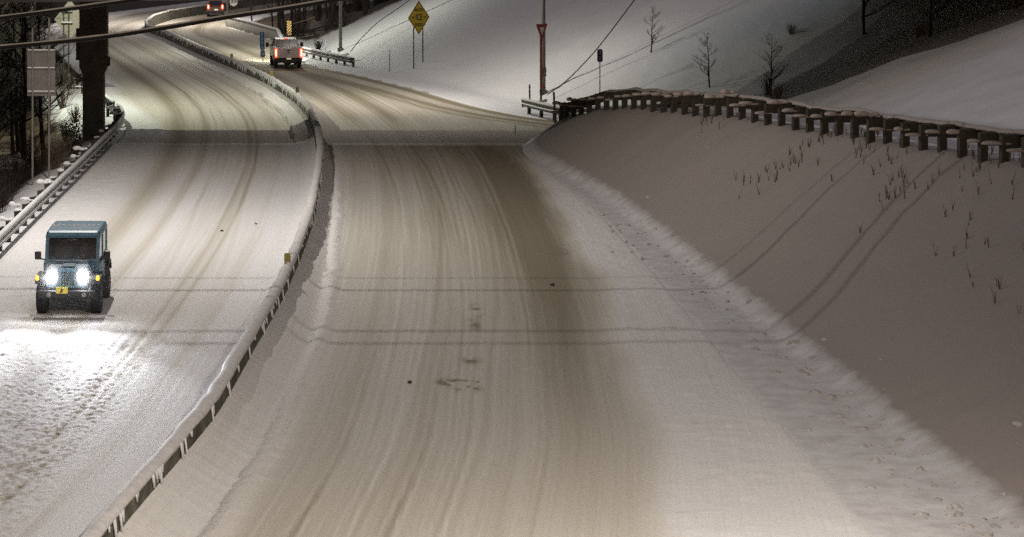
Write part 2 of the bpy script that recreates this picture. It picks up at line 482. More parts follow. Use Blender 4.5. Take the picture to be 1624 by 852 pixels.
# left carriageway: u = metres left of the median
W = med(RY) - gl(RY) + .35
U = strip_grid(34, 150, 1.3, W)
YY = RY[:, None] * np.ones_like(U)
XL = med(YY) - U
edgeL = 1.0 + .35 * (fbm(YY * .5, YY * 0 + 3, 1) - .5) + .12 * (vn(YY * 3, YY * 0, 2) - .5)
far = sstep(104, 109, YY)
drift_far = np.where(U < edgeL, np.interp(YY, [105, 140, 165], [.24, .17, .05]) + .26 * sstep(.9, .1, U), 0)
drift_near = .55 * np.clip(1 - U / .75, 0, 1) ** 1.5
Z = drift_far * far + drift_near * (1 - far)
wob = .25 * (fbm(YY * .03, YY * 0, 5) - .5)
uu = U + wob
def band(u, c, w): return np.exp(-((u - c) / w) ** 2)
wear = .10 * np.ones_like(U)
wear += .32 * band(uu, 6.5, .55) * (.4 + .6 * sstep(52, 78, YY)) + .22 * band(uu, 5.15, .25) + .22 * band(uu, 2.75, .07) + .22 * band(uu, 3.12, .07) + .10 * band(uu, 2.95, .5)
wear += .10 * band(uu, 1.75, .22) + .08 * band(uu, 4.2, .15) + .14 * sstep(95, 112, YY) * (.5 + .5 * fbm(U * .35, YY * .03, 3))
wear += .18 * (fbm(U * .6, YY * .06, 6) - .5) + .05 * (vn(U * 5, YY * .025, 4) - .5)
wear += .75 * tracks(U, YY, 5, 1.4, 6.8, 9)
wear -= .13 * (1 - far)
shoulder = sstep(-.9, .3, U - (W[:, None] - 2.2) + 1.3 * (fbm(YY * .12, YY * 0, 2) - .5))
wear = wear * (1 - shoulder) - .12 * shoulder
wear = np.where(U < edgeL * far, .05, wear)
wear -= .16 * band(U, 1.0, .5) * (1 - far)
Z += -.014 * np.clip(wear, 0, 1) + .010 * (vn(U * 7, YY * .05, 1) - .5)
near = sstep(62, 54, YY)
churn = near * sstep(1.6, 3.2, U)
Z += churn * (.5 * lump(U, YY * .6, 1, 11, .54, .03) + .02 * (fbm(U * 14, YY * 9, 3, 2, True) - .5) + .05 * (fbm((U + .35 * np.sin(YY * .06)) * 3.2, YY * .10, 2, 3) - .5) + .025 * (vn(U * 9, YY * .5, 6) - .5) + .014 * sstep(.5, .8, vn(U * 13, YY * 8, 5))) - churn * .03 * (np.sin(U * 22 + 3 * fbm(YY * .2, YY * 0, 1)) * .5 + .5) * sstep(.45, .6, fbm(U * .8, YY * .1, 2))
wear += churn * (.45 * sstep(.56, .8, fbm(U * 6, YY * 3, 5, 3, True)) - .14)
Z += shoulder * (.04 + lump(U, YY, 2, 3.5, .45, .06) + .03 * (fbm(U * 9, YY * 9, 3, 3, True) - .5))
Z += .05 * sstep(.9, 0, W[:, None] - U) * 0
Z = Z * sstep(.1, .6, W[:, None] - U) - .05 * sstep(.55, .3, W[:, None] - U)
Z = np.where(U > W[:, None] - .03, -.25, Z)
grid_mesh('left_road', XL, YY, Z, M['road'], {'wear': wear, 'along': np.stack([U, YY, 0 * U], -1)})

# right carriageway: v = metres right of the median
W = rs(RY) - med(RY) + .35
V = strip_grid(34, 150, 1.5, W)
YY = RY[:, None] * np.ones_like(V)
XR = med(YY) + V
we = interp([(30, 1.15), (48, 1.08), (57, 1.12), (66, .85), (74, .62), (90, .52), (105, .45), (118, .25), (420, .2)])
edgeR = we(YY) + .10 * (fbm(YY * 1.2, YY * 0 + 3, 1) - .5) + .10 * (vn(YY * 4, YY * 0, 2) - .5) * sstep(100, 80, YY)
eh = np.interp(YY, [30, 50, 62, 75, 100, 125], [-.02, -.02, .02, .10, .14, .10])
dr = np.where(V < edgeR, eh + (.64 - eh) * np.clip(1 - V / np.maximum(edgeR, .1), 0, 1) ** 1.15, 0)
crumbs = sstep(58, 66, YY) * lump(V, YY, 1, 6, .46, .14) * sstep(.75, .0, np.abs(V - edgeR - .18) / .55) * sstep(95, 82, YY) * (.3 + .7 * vn(YY * .35, YY * 0, 6))
Z = dr + np.where(V >= edgeR, crumbs, 0) + .10 * band(V, edgeR + .24, .2) * sstep(105, 85, YY) * (V >= edgeR)
wob = .25 * (fbm(YY * .03, YY * 0, 4) - .5)
vv = V + wob
wear = .24 * np.ones_like(V)
wear += .34 * band(vv, 7.4, .75) * sstep(112, 96, YY) * sstep(34, 70, YY) + .20 * sstep(2, 6.5, V) * sstep(45, 85, YY) * sstep(112, 104, YY)
wear += .06 * band(vv, 2.6, .3) + .07 * band(vv, 4.3, .35) + .06 * band(vv, 6.0, .3)
wear += .18 * (fbm(V * .6, YY * .05, 6) - .5) + .9 * tracks(V, YY, 9, .9, 7.4, 12) + .06 * (vn(V * 4.5, YY * .022, 4) - .5) + .05 * (vn(V * 11, YY * .03, 5) - .5)
we_far = sstep(112, 122, YY)
wear += we_far * (.10 + .22 * band(vv, 4.6, .5) + .16 * band(vv, 2.4, .5) )
wear += sstep(111, 114, YY) * sstep(158, 146, YY) * (.55 * band(W[:, None] - V, 1.0, .28) + .40 * band(W[:, None] - V, 2.3 + .02 * (YY - 115), .35) + .22 * band(W[:, None] - V, 3.4, .3))
sh = sstep(8.3, 9.3, V + .8 * (fbm(YY * .15, YY * 0, 1) - .5)) * sstep(102, 96, YY)
wear = wear * (1 - sh) - .03 * sh
wear -= .20 * sstep(.7, 0, np.abs(V - edgeR - .2)) * sstep(112, 100, YY)
wear = np.where(V < edgeR, .02, wear)
for (px, py, rx, ryy, a) in [(715, 606, .22, .28, 1.0), (747, 606, .2, .12, .9), (742, 616, .2, .3, .8), (756, 492, .14, .9, .26), (752, 515, .16, .8, .24), (747, 572, .2, .4, .28),
                             (860, 396, .35, .8, .5), (880, 400, .3, .5, .4), (735, 604, .1, .06, .6)]:
    p = at(px, py)
    e = ((XR - p.x) / rx) ** 2 + ((YY - p.y) / ryy) ** 2
    wear += 1.5 * a * np.exp(-e) * sstep(.36, .56, fbm(XR * 6, YY * 2.5, 2, 3))
Z += -.014 * np.clip(wear, 0, 1) + .012 * (vn(V * 7, YY * .05, 1) - .5)
Z += sh * (.03 + lump(V, YY, 2, 1.8, .45, .04)) * sstep(0, .8, W[:, None] - V)
Z = Z - .05 * sstep(.55, .3, W[:, None] - V)
Z = np.where(V > W[:, None] - .03, -.25, Z)
grid_mesh('right_road', XR, YY, Z, M['road'], {'wear': wear, 'along': np.stack([V, YY, 0 * V], -1)})

# ------------------------------------------------------------------ median barrier
def path_of(fn, y0, y1, step, z=0.0, off=0.0):
    n = max(2, int((y1 - y0) / step)); out = []
    for i in range(n + 1):
        y = y0 + (y1 - y0) * i / n
        out.append(Vector((float(fn(y)) + off, y, z)))
    return out

mb_t = thing('median_barrier', 'long curving concrete median barrier capped with snow between the two roads', 'barrier')
P = path_of(med, 31, 330, .6)
prof = [(-.30, -.05), (-.30, .08), (-.155, .33), (-.115, .86), (.115, .86), (.155, .33), (.30, .08), (.30, -.05)]
sweep(MB(), P, prof).build('wall', M['concrete'], mb_t)
rr = random.Random(5)
amps = [(.8 + .4 * float(vn(p.y * .8, 0, 1))) for p in P]
Pc = path_of(med, 31, 330, .3)
ca = [float(vn(p.y * 1.3, 0, 1)) * .6 + float(vn(p.y * .35, 3, 2)) * .4 for p in Pc]
capp = [(-.145, .80), (-.15, .87), (-.10, .94), (0, .965), (.10, .94), (.15, .875), (.135, .80)]
sweep(MB(), Pc, capp, jit=lambda i, k: ((ca[i] - .5) * .05 * (1 if k > 3 else -1), (ca[i] - .5) * (.16 if k in (0, 6) else .07))).build('snow_cap', M['snow_barrier'], mb_t)
dm = MB()
y = 34.0
while y < 195:
    side = 1 if y < 112 else -1
    L = rr.uniform(.04, .20) if rr.random() < .6 else rr.uniform(.2, .5)
    w = rr.uniform(.03, .10) if side > 0 else rr.uniform(.05, .22)
    x = float(med(y)); dx = (float(med(y + .2)) - x) / .2
    for q in range(1):
        z1 = .84; z0 = .84 - L
        o1 = .128 * side; o0 = (.128 + .055 * L / .5) * side
        t = Vector((dx, 1, 0)).normalized()
        nrm = Vector((t.y, -t.x, 0))
        c = Vector((x, y, 0))
        a = [c + nrm * o1 - t * w + Vector((0, 0, z1)), c + nrm * o1 + t * w + Vector((0, 0, z1)), c + nrm * o0 + t * w * .35 + Vector((0, 0, z0)), c + nrm * o0 - t * w * .35 + Vector((0, 0, z0))]
        b = [p + nrm * (.03 * side) for p in a]
        dm.add(a + b, [(0, 1, 2, 3), (7, 6, 5, 4), (0, 4, 5, 1), (1, 5, 6, 2), (2, 6, 7, 3), (3, 7, 4, 0)], None, True)
    y += rr.choice((rr.uniform(.06, .3), rr.uniform(.3, 2.2))) if side > 0 else rr.uniform(.2, .9)
dm.build('snow_drips', M['snow'], mb_t, kind='stuff')

# reflectors clamped on the barrier (small upright boards)
def delineator(px, py_base, w_px, h_px, label, mat, Y=None, snow=True):
    p = at(px, py_base, .93)
    s = FPX / p.y
    t = thing('barrier_reflector', label, 'reflector', (float(med(p.y)), p.y, .93), 0, 'reflectors on the median barrier')
    w, h = w_px / s, h_px / s
    MB().box((0, 0, h * .5), (w, .05, h), bev=.008).build('reflector_board', mat, t)
    MB().box((0, .035, .0), (w * .55, .05, .16)).build('bracket', M['pole'], t)
    if snow: MB().blob((w * .12, -.05, .0), (w * .5, .08, h * .28), 3, 2).build('snow_lump', M['snow'], t)
refl_y = simple('olive_reflector_face', (.30, .25, .06), .4, var=.2, vscale=20)
refl_g = simple('grey_reflector_face', (.24, .24, .20), .4, var=.2, vscale=20)
delineator(445, 419, 10, 17, 'square olive yellow reflector board on the near barrier top beside the left road', refl_y)
delineator(472, 149, 5, 11, 'snow dusted grey reflector on the barrier where it bends under the overpass', refl_g)
delineator(423, 122, 5, 9, 'brown reflector at the foot of the tall blue mile marker on the barrier', refl_y, snow=False)
delineator(368, 93, 4, 8, 'small olive reflector on the far barrier left of the blue mile marker', refl_y, snow=False)

# parapet on the right edge of the far road
pt = thing('parapet_wall', 'snow covered low concrete parapet on the right edge of the far road bend', 'wall')
PP = [Vector((float(np.interp(y, [172, 190, 205, 213], [-1.6, -2.2, -5.2, -7.0])) + .25, y, 0)) for y in np.arange(172, 214, 1.0)]
sweep(MB(), PP, [(-.32, -.3), (-.18, .3), (-.12, .85), (.12, .85), (.18, .3), (.3, -.3)]).build('wall', simple('frosted_concrete', (.50, .49, .42), .8, var=.35, vscale=2), pt)
sweep(MB(), PP, [(-.17, .80), (-.14, .92), (0, .97), (.14, .92), (.16, .80)]).build('snow_cap', M['snow'], pt)

# ------------------------------------------------------------------ guardrails
def wbeam_profile(side, z0=.42):
    d = [0, .075, .075, .02, .02, .075, .075, 0]; z = [-.03, .02, .09, .14, .18, .23, .30, .335]
    out = [(side * (a), z0 + b) for a, b in zip(d, z)]
    inn = [(side * (a - .012), z0 + b) for a, b in zip(reversed(d), reversed(z))]
    return out + inn

_rail_mesh = {}
def guardrail(label, path, side, post_mat, beam_mat, step=1.905, cap_big=True, snow_seed=1, group='steel guardrails along the roads', cap_mat=None, chunky=1.0):
    """side=+1: traffic on the right of the path direction (beam face there, posts behind)"""
    t = thing('guardrail', label, 'guardrail', path[0], 0, group)
    org = Vector(path[0])
    loc = [Vector(p) - org for p in path]
    sweep(MB(), loc, wbeam_profile(side)).build('beam', beam_mat, t)
    rr = random.Random(snow_seed)
    jit = lambda i, k: (0, (vnf(i * .7 + snow_seed * 9) - .5) * .035)
    cm = cap_mat or M['snow']
    sweep(MB(), loc, [(-side * .05, .735), (-side * .05, .80), (side * .02, .86), (side * .085, .81), (side * .10, .735)], jit=jit).build('rail_snow', cm, t)
    sweep(MB(), loc, [(side * .024, .545), (side * .03, .60), (side * .085, .535), (side * .085, .528)], jit=lambda i, k: (0, (vnf(i * 1.1 + 3) - .5) * .02)).build('ledge_snow', cm, t)
    if 'post' not in _rail_mesh:
        m = MB(); m.box((0, 0, .25), (.15, .16, .96)); _rail_mesh['post'] = m
        m = MB(); m.box((0, 0, .575), (.19, .22, .36)); _rail_mesh['block'] = m
        caps = []
        for k in range(4):
            m = MB(); m.blob((-.22, 0, .80), (.19, .145, .095), 10 + k, 2, .07, -.06); m.blob((-.02, 0, .775), (.17, .10, .06), 20 + k, 2, .07, -.05); m.blob((.10, 0, .79), (.10, .12, .06), 30 + k, 2, .06, -.05)
            caps.append(m)
        _rail_mesh['caps'] = caps
    L = [0]
    for a, b in zip(loc, loc[1:]): L.append(L[-1] + (b - a).length)
    s = .25; proto = None; k = 0
    while s < L[-1]:
        i = max(j for j in range(len(L)) if L[j] <= s); i = min(i, len(loc) - 2)
        f = (s - L[i]) / max(1e-6, L[i + 1] - L[i]); p = loc[i].lerp(loc[i + 1], f)
        d = (loc[i + 1] - loc[i]); d.z = 0; d.normalize()
        ang = math.atan2(d.y, d.x) - math.pi / 2
        if proto is None:
            po = _rail_mesh['post'].build('post', post_mat, t)
            bo = _rail_mesh['block'].build('blockout', post_mat, po); bo.location.x = .16
            co = [m.build('snow_cap', cm, po) for m in _rail_mesh['caps']]
            proto = (po.data, bo.data, [c.data for c in co])
            for c in co[1:]: bpy.data.objects.remove(c)
            co = co[0]
        else:
            po = bpy.data.objects.new('post', proto[0]); COL.objects.link(po); po.parent = t
            bo = bpy.data.objects.new('blockout', proto[1]); COL.objects.link(bo); bo.parent = po; bo.location.x = .16
            co = bpy.data.objects.new('snow_cap', proto[2][k % 4]); COL.objects.link(co); co.parent = po
        if side < 0: ang += math.pi
        nr = Vector((math.cos(ang), math.sin(ang), 0))       # toward traffic
        po.scale = (chunky, chunky, 1); po.location = p - nr * .27 * chunky; po.rotation_euler = (0, 0, ang)
        co.rotation_euler = (0, 0, rr.uniform(-.2, .2)); co.scale = (rr.uniform(.62, 1.12), rr.uniform(.7, 1.1), rr.uniform(.5, 1.2))
        k += 1; s += step
    return t
def vnf(x): return float(vn(x, 1.7, 3))

guardrail('long snow capped guardrail left of the blue vehicle running to the overpass pier', path_of(gl, 40, 118, 1.2), 1, M['timber'], M['galv'])
guardrail('dark far guardrail behind the overpass pier at the left road edge', path_of(gl, 119.5, 176, 1.5), 1, M['timber'], M['galv_dark'], step=3.8)
gp = [at(829, 157, .78), at(862, 165, .78), at(900, 173, .78)]
gp = [Vector((p.x, p.y, 0)) for p in gp] + [Vector((16.4, 106.5, .9)), Vector((17.6, 100, 2.0))]
def dens(pts, step=.9):
    out = []
    for a, b in zip(pts, pts[1:]):
        n = max(1, int((b - a).length / step))
        out += [a.lerp(b, i / n) for i in range(n)]
    return out + [pts[-1]]
g2 = guardrail('short snow covered guardrail with square end at the foot of the yield sign', dens(gp), 1, M['timber'], M['galv_dark'])
MB().box((0, 0, .55), (.10, .05, .44), bev=.01).build('end_plate', M['signpost'], g2)
g3p = []
for y in np.arange(109.5, 45, -1.0):
    x = float(ridge(y)) + .35; g3p.append(Vector((x, y, hg(x, y) - .05)))
guardrail('guardrail seen from behind along the top of the brown embankment', g3p, -1, M['timber'], M['galv_dark'], step=1.4, chunky=1.35, cap_mat=simple('brown_snow', (.42, .36, .32), .8, var=.2, vscale=10, bmp=.3))  # snow caps on this rail are browner than on the others
gp = [Vector(at(474, 72, .75)), Vector(at(510, 80, .75)), Vector(at(556, 89, .75))]
gp = [Vector((p.x, p.y, -.12)) for p in gp]
guardrail('far guardrail on the snowy shoulder right of the white pickup', dens(gp[::-1], 1.2), -1, M['timber'], M['galv_dark'])

# ------------------------------------------------------------------ overpass with its pier
ov = thing('overpass', 'dark highway overpass crossing high above the road on a brown flared pier', 'bridge', (0, 107, 0))
def zdeck(x): return 7.03 + .013 * (x + 12)
def slab(y0, y1, z0, z1, mat, nme):
    m = MB(); v = []
    for x in (-60, 75):
        for yy in (y0, y1):
            for zz in (z0, z1): v.append((x, yy - 107, zdeck(x) + zz))
    m.add(v, [(0, 1, 3, 2), (4, 6, 7, 5), (0, 4, 5, 1), (2, 3, 7, 6), (0, 2, 6, 4), (1, 5, 7, 3)])
    return m.build(nme, mat, ov)
slab(91.0, 119.5, 1.1, 1.45, M['pier'], 'deck')
for yy in (91.3, 96.8, 102.3, 107.8, 113.3, 118.7): slab(yy, yy + .5, 0, 1.097, M['deck'], 'girder')
slab(91.0, 91.3, 1.453, 2.3, M['pier'], 'parapet'); slab(119.2, 119.5, 1.453, 2.3, M['pier'], 'parapet')
pc = at(149, 217)
py_, px_ = pc.y - 107, pc.x
s = FPX / pc.y
m = MB()
zc = row_z(106, pc.y); zc2 = row_z(117, pc.y); w1, w2 = 43.5 / s / 2, 33 / s / 2
m.plate([(px_ - w2, -.6), (px_ + w2, -.6), (px_ + w2, zc2), (px_ + w1, zc), (px_ + w1, zdeck(px_) - .02), (px_ - w1, zdeck(px_) - .02), (px_ - w1, zc), (px_ - w2, zc2)], py_ - .5, py_ + .5)
pier = m.build('pier', M['pier'], ov)
MB().box((px_ + w1 * .96 + .08, py_ - .2, row_z(97, pc.y)), (.16, .3, .42), bev=.02).build('bracket', M['deck'], pier)
MB().box((px_ - w1 - .08, py_ - .1, row_z(70, pc.y)), (.20, .3, 1.5), bev=.02).build('drain_box', M['pier'], pier)

# ------------------------------------------------------------------ street lamps
def street_lamp(label, base, top, reach, power, colr, yaw=0.0, pole_r=.085, box=False, spot=164, tilt=0.0, blend=.6, tilty=0.0, soft=.16):
    t = thing('street_lamp', label, 'street lamp', base, yaw, 'street lamps beside the roads')
    H = top - base[2]
    MB().tube([(0, 0, -.3), (0, 0, H * .5), (0, 0, H - .4)], [pole_r, pole_r * .85, pole_r * .65], 12).build('pole', M['pole'], t)
    MB().box((0, 0, .12), (pole_r * 3.4, pole_r * 3.4, .24), bev=.02).build('base', M['galv_dark'], t)
    MB().tube([(0, 0, H - .5), (reach * .15, 0, H - .1), (reach * .5, 0, H + .12), (reach, 0, H + .2)], .045, 8).build('arm', M['pole'], t)
    hd = MB().box((reach, 0, H + .2), (.7, .3, .14), bev=.04).build('lamp_head', M['galv_dark'], t)
    MB().box((reach, 0, H + .118), (.5, .22, .03)).build('lens', M['lamp_lens'], hd)
    if box: MB().box((.0, -.16, 1.25), (.26, .2, .5), bev=.02).build('control_box', M['galv_dark'], t)
    ld = bpy.data.lights.new('lamp_light', 'SPOT'); ld.energy = power; ld.color = colr
    ld.spot_size = R(spot); ld.spot_blend = blend; ld.shadow_soft_size = soft
    lo = bpy.data.objects.new('lamp_light', ld); COL.objects.link(lo); lo.parent = t
    lo.location = (reach, 0, H + .05); lo.rotation_euler = (R(tilty), R(tilt), 0)
    return t
GREEN = (.95, 1.0, .80); WARM = (1.0, .90, .80); NEUT = (1.0, .92, .85)
Yp = 128.0; xp = col_x(862, Yp)
street_lamp('tall grey lamp post right behind the red yield sign', (xp, Yp, hg(xp, Yp)), 11.8, -8.6, 5000, NEUT, pole_r=.12, box=True)
Yp = 172.0; xp = col_x(540, Yp)
street_lamp('grey lamp post rising from the far guardrail at the foot of the snowy hill', (xp, Yp, hg(xp, Yp)), 12.0, -5.0, 5000, (.98, 1.0, .86), pole_r=.13)
Yp = 216.0; xp = col_x(361, Yp)
street_lamp('thin far lamp post beside the distant maroon car', (xp, Yp, .0), 12.5, -3.2, 11000, NEUT, pole_r=.12)
street_lamp('lamp post standing left of the near guardrail outside the woods', (-12.3, 75.0, -1.4), 15.0, 5.0, 9000, (1.0, .95, .90), pole_r=.1, blend=.45, spot=160, tilt=-24, soft=.11)
street_lamp('lamp post left of the road just beyond the overpass in the woods', (-19.5, 124.0, hg(-19.5, 124)), 12.0, 4.5, 8000, GREEN, pole_r=.1, spot=150, tilt=-20)
street_lamp('lamp post near the photographer on the right embankment', (13.5, 31.0, 1.2), 13.6, -6.5, 9500, WARM, pole_r=.1, spot=112, tilt=30, tilty=30)

# ------------------------------------------------------------------ cables
def cable(name, label, pts, r, snow=None, mat=None, n=8):
    t = thing(name, label, 'cable', pts[len(pts) // 2])
    o = Vector(pts[len(pts) // 2]); L = [Vector(p) - o for p in pts]
    # resample
    D = []
    for i in range(len(L) - 1):
        p0 = L[max(i - 1, 0)]; p1 = L[i]; p2 = L[i + 1]; p3 = L[min(i + 2, len(L) - 1)]
        for k in range(10):
            f = k / 10
            D.append(.5 * ((2 * p1) + (p2 - p0) * f + (2 * p0 - 5 * p1 + 4 * p2 - p3) * f * f + (3 * p1 - p0 - 3 * p2 + p3) * f ** 3))
    D.append(L[-1])
    MB().tube(D, r, n).build('sheath', mat or M['cable'], t)
    if snow:
        rr = random.Random(len(label))
        S = [p + Vector((0, .006, r * 1.12)) for p in D]
        MB().tube(S, [snow * (.75 + .5 * float(vn(i * .35, 2, 2))) for i in range(len(S))], n).build('snow_crust', M['snow_dusty'], t)
    return t
def wire_pts(pix, Y, ext):
    P = [Vector((col_x(x, Y), Y, row_z(y, Y))) for x, y in pix]
    d0 = (P[0] - P[1]).normalized(); d1 = (P[-1] - P[-2]).normalized()
    up = Vector((0, 0, 1)); n = int(ext / .7)
    return [P[0] + d0 * (.7 * k) + up * (.0035 * k * k) for k in range(n, 0, -1)] + P + [P[-1] + d1 * (.7 * k) + up * (.0035 * k * k) for k in range(1, n + 1)]
cable('overhead_wire', 'upper black overhead wire with a thin snow crust across the top left corner', wire_pts([(0, 29), (90, 17.5), (170, 6.5), (262, -7)], 25.0, 14), .019, .0105)
cable('overhead_wire', 'lower snow crusted black overhead wire slanting up past the two far vehicles', wire_pts([(0, 76), (90, 67.5), (170, 58.5), (260, 45), (360, 28), (450, 14.5), (545, -2)], 25.0, 14), .0205, .0115)
for y_, z_, w_ in ((68.43, 9.5, 'nearest'), (69.05, 9.5, 'second nearest'), (71.36, 9.5, 'second farthest'), (72.15, 9.5, 'farthest')):
    cable('overhead_wire', 'bare wire strung high above the road, casting the %s of four shadow lines' % w_, [(-22, y_, z_ + .5), (-10, y_, z_ + .1), (0, y_ + .0, z_), (12, y_ + .06, z_ + .08), (26, y_ + .14, z_ + .4)], .024 if w_ != 'farthest' else .012)
def hill_cable(label, pix, Y, r=.028):
    return cable('guy_wire', label, [(col_x(x, yy), yy, row_z(y, yy)) for (x, y), yy in zip(pix, Y)], r)
hill_cable('thin dark guy wire sagging down the snowy hill to the far lamp post', [(660, -8), (632, 13), (600, 35), (572, 62), (556, 82)], [169, 168, 166, 164, 162])
hill_cable('dark guy wire rising to the right from beside the yield sign', [(868, 150), (895, 131), (925, 102), (957, 65), (1010, -5)], [126, 126, 126, 126, 126], .03)

# ------------------------------------------------------------------ lettering
def text_mb(mb, body, size, x, z, y, sx=1.0, M_=None, extr=.004):
    cu = bpy.data.curves.new('txt', 'FONT'); cu.body = body; cu.size = size
    cu.align_x = 'CENTER'; cu.align_y = 'CENTER'; cu.extrude = extr; cu.offset = size * .018
    cu.resolution_u = 3
    ob = bpy.data.objects.new('txt', cu); COL.objects.link(ob)
    dg = bpy.context.evaluated_depsgraph_get(); dg.update()
    me = bpy.data.meshes.new_from_object(ob.evaluated_get(dg))
    T = Matrix.Translation((x, y, z)) @ Matrix.Rotation(R(90), 4, 'X') @ Matrix.Diagonal((sx, 1, 1, 1))
    if M_: T = M_ @ T
    mb.add([v.co.copy() for v in me.vertices], [list(p.vertices) for p in me.polygons], T)
    bpy.data.objects.remove(ob); bpy.data.curves.remove(cu); bpy.data.meshes.remove(me)
    return mb

# ------------------------------------------------------------------ signs
def diamond(r, ry=None): ry = ry or r; return [(0, -ry), (r, 0), (0, ry), (-r, 0)]
# yellow ice warning sign, turned toward the ramp
Yp = 150.0; s = FPX / Yp; xp = col_x(664, Yp)
zb = hg(xp, Yp)
ice = thing('warning_sign', 'yellow diamond ice warning sign on two posts on the snowy hill', 'road sign', (xp, Yp, zb), R(48))
zc = row_z(28, Yp) - zb; rad = 27 / s
pl_ = MB().plate(diamond(rad), -.02, 0).build('panel', M['yellow'], ice)
bd = MB(); o_, i_ = rad * .955, rad * .90
for a, b in (((0, -1), (1, 0)), ((1, 0), (0, 1)), ((0, 1), (-1, 0)), ((-1, 0), (0, -1))):
    v = [(a[0] * o_, a[1] * o_), (b[0] * o_, b[1] * o_), (b[0] * i_, b[1] * i_), (a[0] * i_, a[1] * i_)]
    bd.plate(v, -.027, -.021)
bd.build('border', M['black'], pl_)
lt = MB()
text_mb(lt, 'WATCH', .30, 0, rad * .44, -.024, .85); text_mb(lt, 'ICE', .58, 0, 0, -.024, .82)
text_mb(lt, 'FOR', .20, -rad * .53, 0, -.024, .8); text_mb(lt, 'ON', .20, rad * .53, 0, -.024, .8)
text_mb(lt, 'BRIDGE', .30, 0, -rad * .42, -.024, .8)
lt.build('lettering', M['black'], pl_)
pl_.location.z = zc
pw = .47
for sgn in (-1, 1):
    x_ = sgn * pw; wx = xp + x_ * math.cos(R(48)); wy = Yp + x_ * math.sin(R(48))
    MB().box((x_, .035, (zc + .1 + hg(wx, wy) - zb - .3) / 2), (.06, .05, zc + .1 - (hg(wx, wy) - zb - .3))).build('post', M['signpost'], ice)

# yield sign
Yp = 121.0; s = FPX / Yp; xp = col_x(859, Yp); zb = hg(xp, Yp)
yl = thing('yield_sign', 'red and white yield triangle on a red post by the guardrail end', 'road sign', (xp, Yp, zb), R(45))
zt, zbm = row_z(38, Yp) - zb, row_z(66, Yp) - zb; hw = 10.2 / s / math.cos(R(45))
def rtri(k, cz=.62):
    cz = zbm + (zt - zbm) * .66
    return [(0, cz + (zbm - cz) * k), (hw * k, cz + (zt - cz) * k), (-hw * k, cz + (zt - cz) * k)]
pn = MB().plate(rtri(1.0), -.02, 0).build('panel', M['red'], yl)
MB().plate(rtri(.46), -.026, -.021).build('white_centre', M['white'], pn)
MB().box((0, .04, (zt + row_z(128, Yp) - zb) / 2 - .2), (.14, .06, zt - (row_z(128, Yp) - zb) - .4)).build('post', M['red'], yl)
MB().box((.0, .045, (row_z(128, Yp) - zb) / 2 - .15), (.12, .05, row_z(128, Yp) - zb + .3)).build('post_foot', M['signpost'], yl)
MB().box((.0, .0, row_z(136, Yp) - zb), (.24, .03, 10 / s)).build('small_plate', M['red'], yl)

# blue mile markers
def mile_marker(label, px, py_top, py_bot, py_base, w_px, Y, chars, mat, split=None, zbase=None, lean=0.0):
    s = FPX / Y; x = col_x(px, Y); zb = hg(x, Y) if zbase is None else zbase
    t = thing('mile_marker', label, 'road sign', (x, Y, zb), 0, 'blue mile markers')
    if lean: t.rotation_euler = (0, R(lean), 0)
    zt, z0 = row_z(py_top, Y) - zb, row_z(py_bot, Y) - zb
    w = w_px / s / 2
    zs = z0 if split is None else row_z(split, Y) - zb
    def panel(a, b, ch):
        c = min(w * .4, .05)
        poly = [(-w + c, a), (w - c, a), (w, a + c), (w, b - c), (w - c, b), (-w + c, b), (-w, b - c), (-w, a + c)]
        o = MB().plate(poly, -.018, 0).build('panel', mat, t)
        n = len(ch); m = MB()
        for k, c_ in enumerate(ch):
            zz = b - (b - a) * (k + .5) / n
            text_mb(m, c_, min((b - a) / n * .95, w * 2.3), 0, zz, -.022, .95)
        m.build('lettering', M['digit'], o)
    if split is None: panel(z0, zt, chars)
    else:
        panel(zs + .03, zt, chars[:-1]); panel(z0, zs, chars[-1:])
    MB().box((0, .025, (zt - .1 - .2) / 2), (.045, .04, zt - .1 + .2)).build('post', M['signpost'], t)
    return t
Yb = 152.0
mile_marker('tall narrow blue mile marker on the median barrier left of the pickup', 417, 51, 91, 114, 7.4, Yb, ['E', '2', '7', '6', '8'], M['blue'], split=80, zbase=.9, lean=-2.5)
mile_marker('small dark blue mile marker on a thin post above the embankment guardrail', 951.5, 78, 98.5, 150, 8.6, 118.0, ['2', '7'], M['navy'])

# black and yellow object marker
Yp = 186.0; s = FPX / Yp; xp = col_x(458.6, Yp)
om = thing('object_marker', 'upright black and yellow striped hazard marker behind the white pickup', 'road sign', (xp, Yp, .1))
z0, z1 = row_z(56, Yp) - .1, row_z(33.5, Yp) - .1; hw = 3.6 / s
o_ = MB().plate([(-hw, z0), (hw, z0), (hw, z1), (-hw, z1)], -.015, 0).build('panel', simple('bright_yellow_sheeting', (.85, .50, .02), .4, var=.08), om)
m = MB(); n = 5; st = (z1 - z0) / n
def clip_band(a):           # one slanting stripe clipped to the panel
    pts = [(-hw, a), (hw, a + 2 * hw * 1.1), (hw, a + 2 * hw * 1.1 + st * .5), (-hw, a + st * .5)]
    return [(x, min(max(z, z0), z1)) for x, z in pts]
for k in range(-2, n):
    b = clip_band(z0 + k * st)
    if max(p[1] for p in b) > z0 + .02 and min(p[1] for p in b) < z1 - .02: m.plate(b, -.021, -.016)
m.build('stripes', M['black'], o_)
MB().box((0, .03, z0 / 2 + .2), (.06, .05, z0 + .6)).build('post', M['signpost'], om)

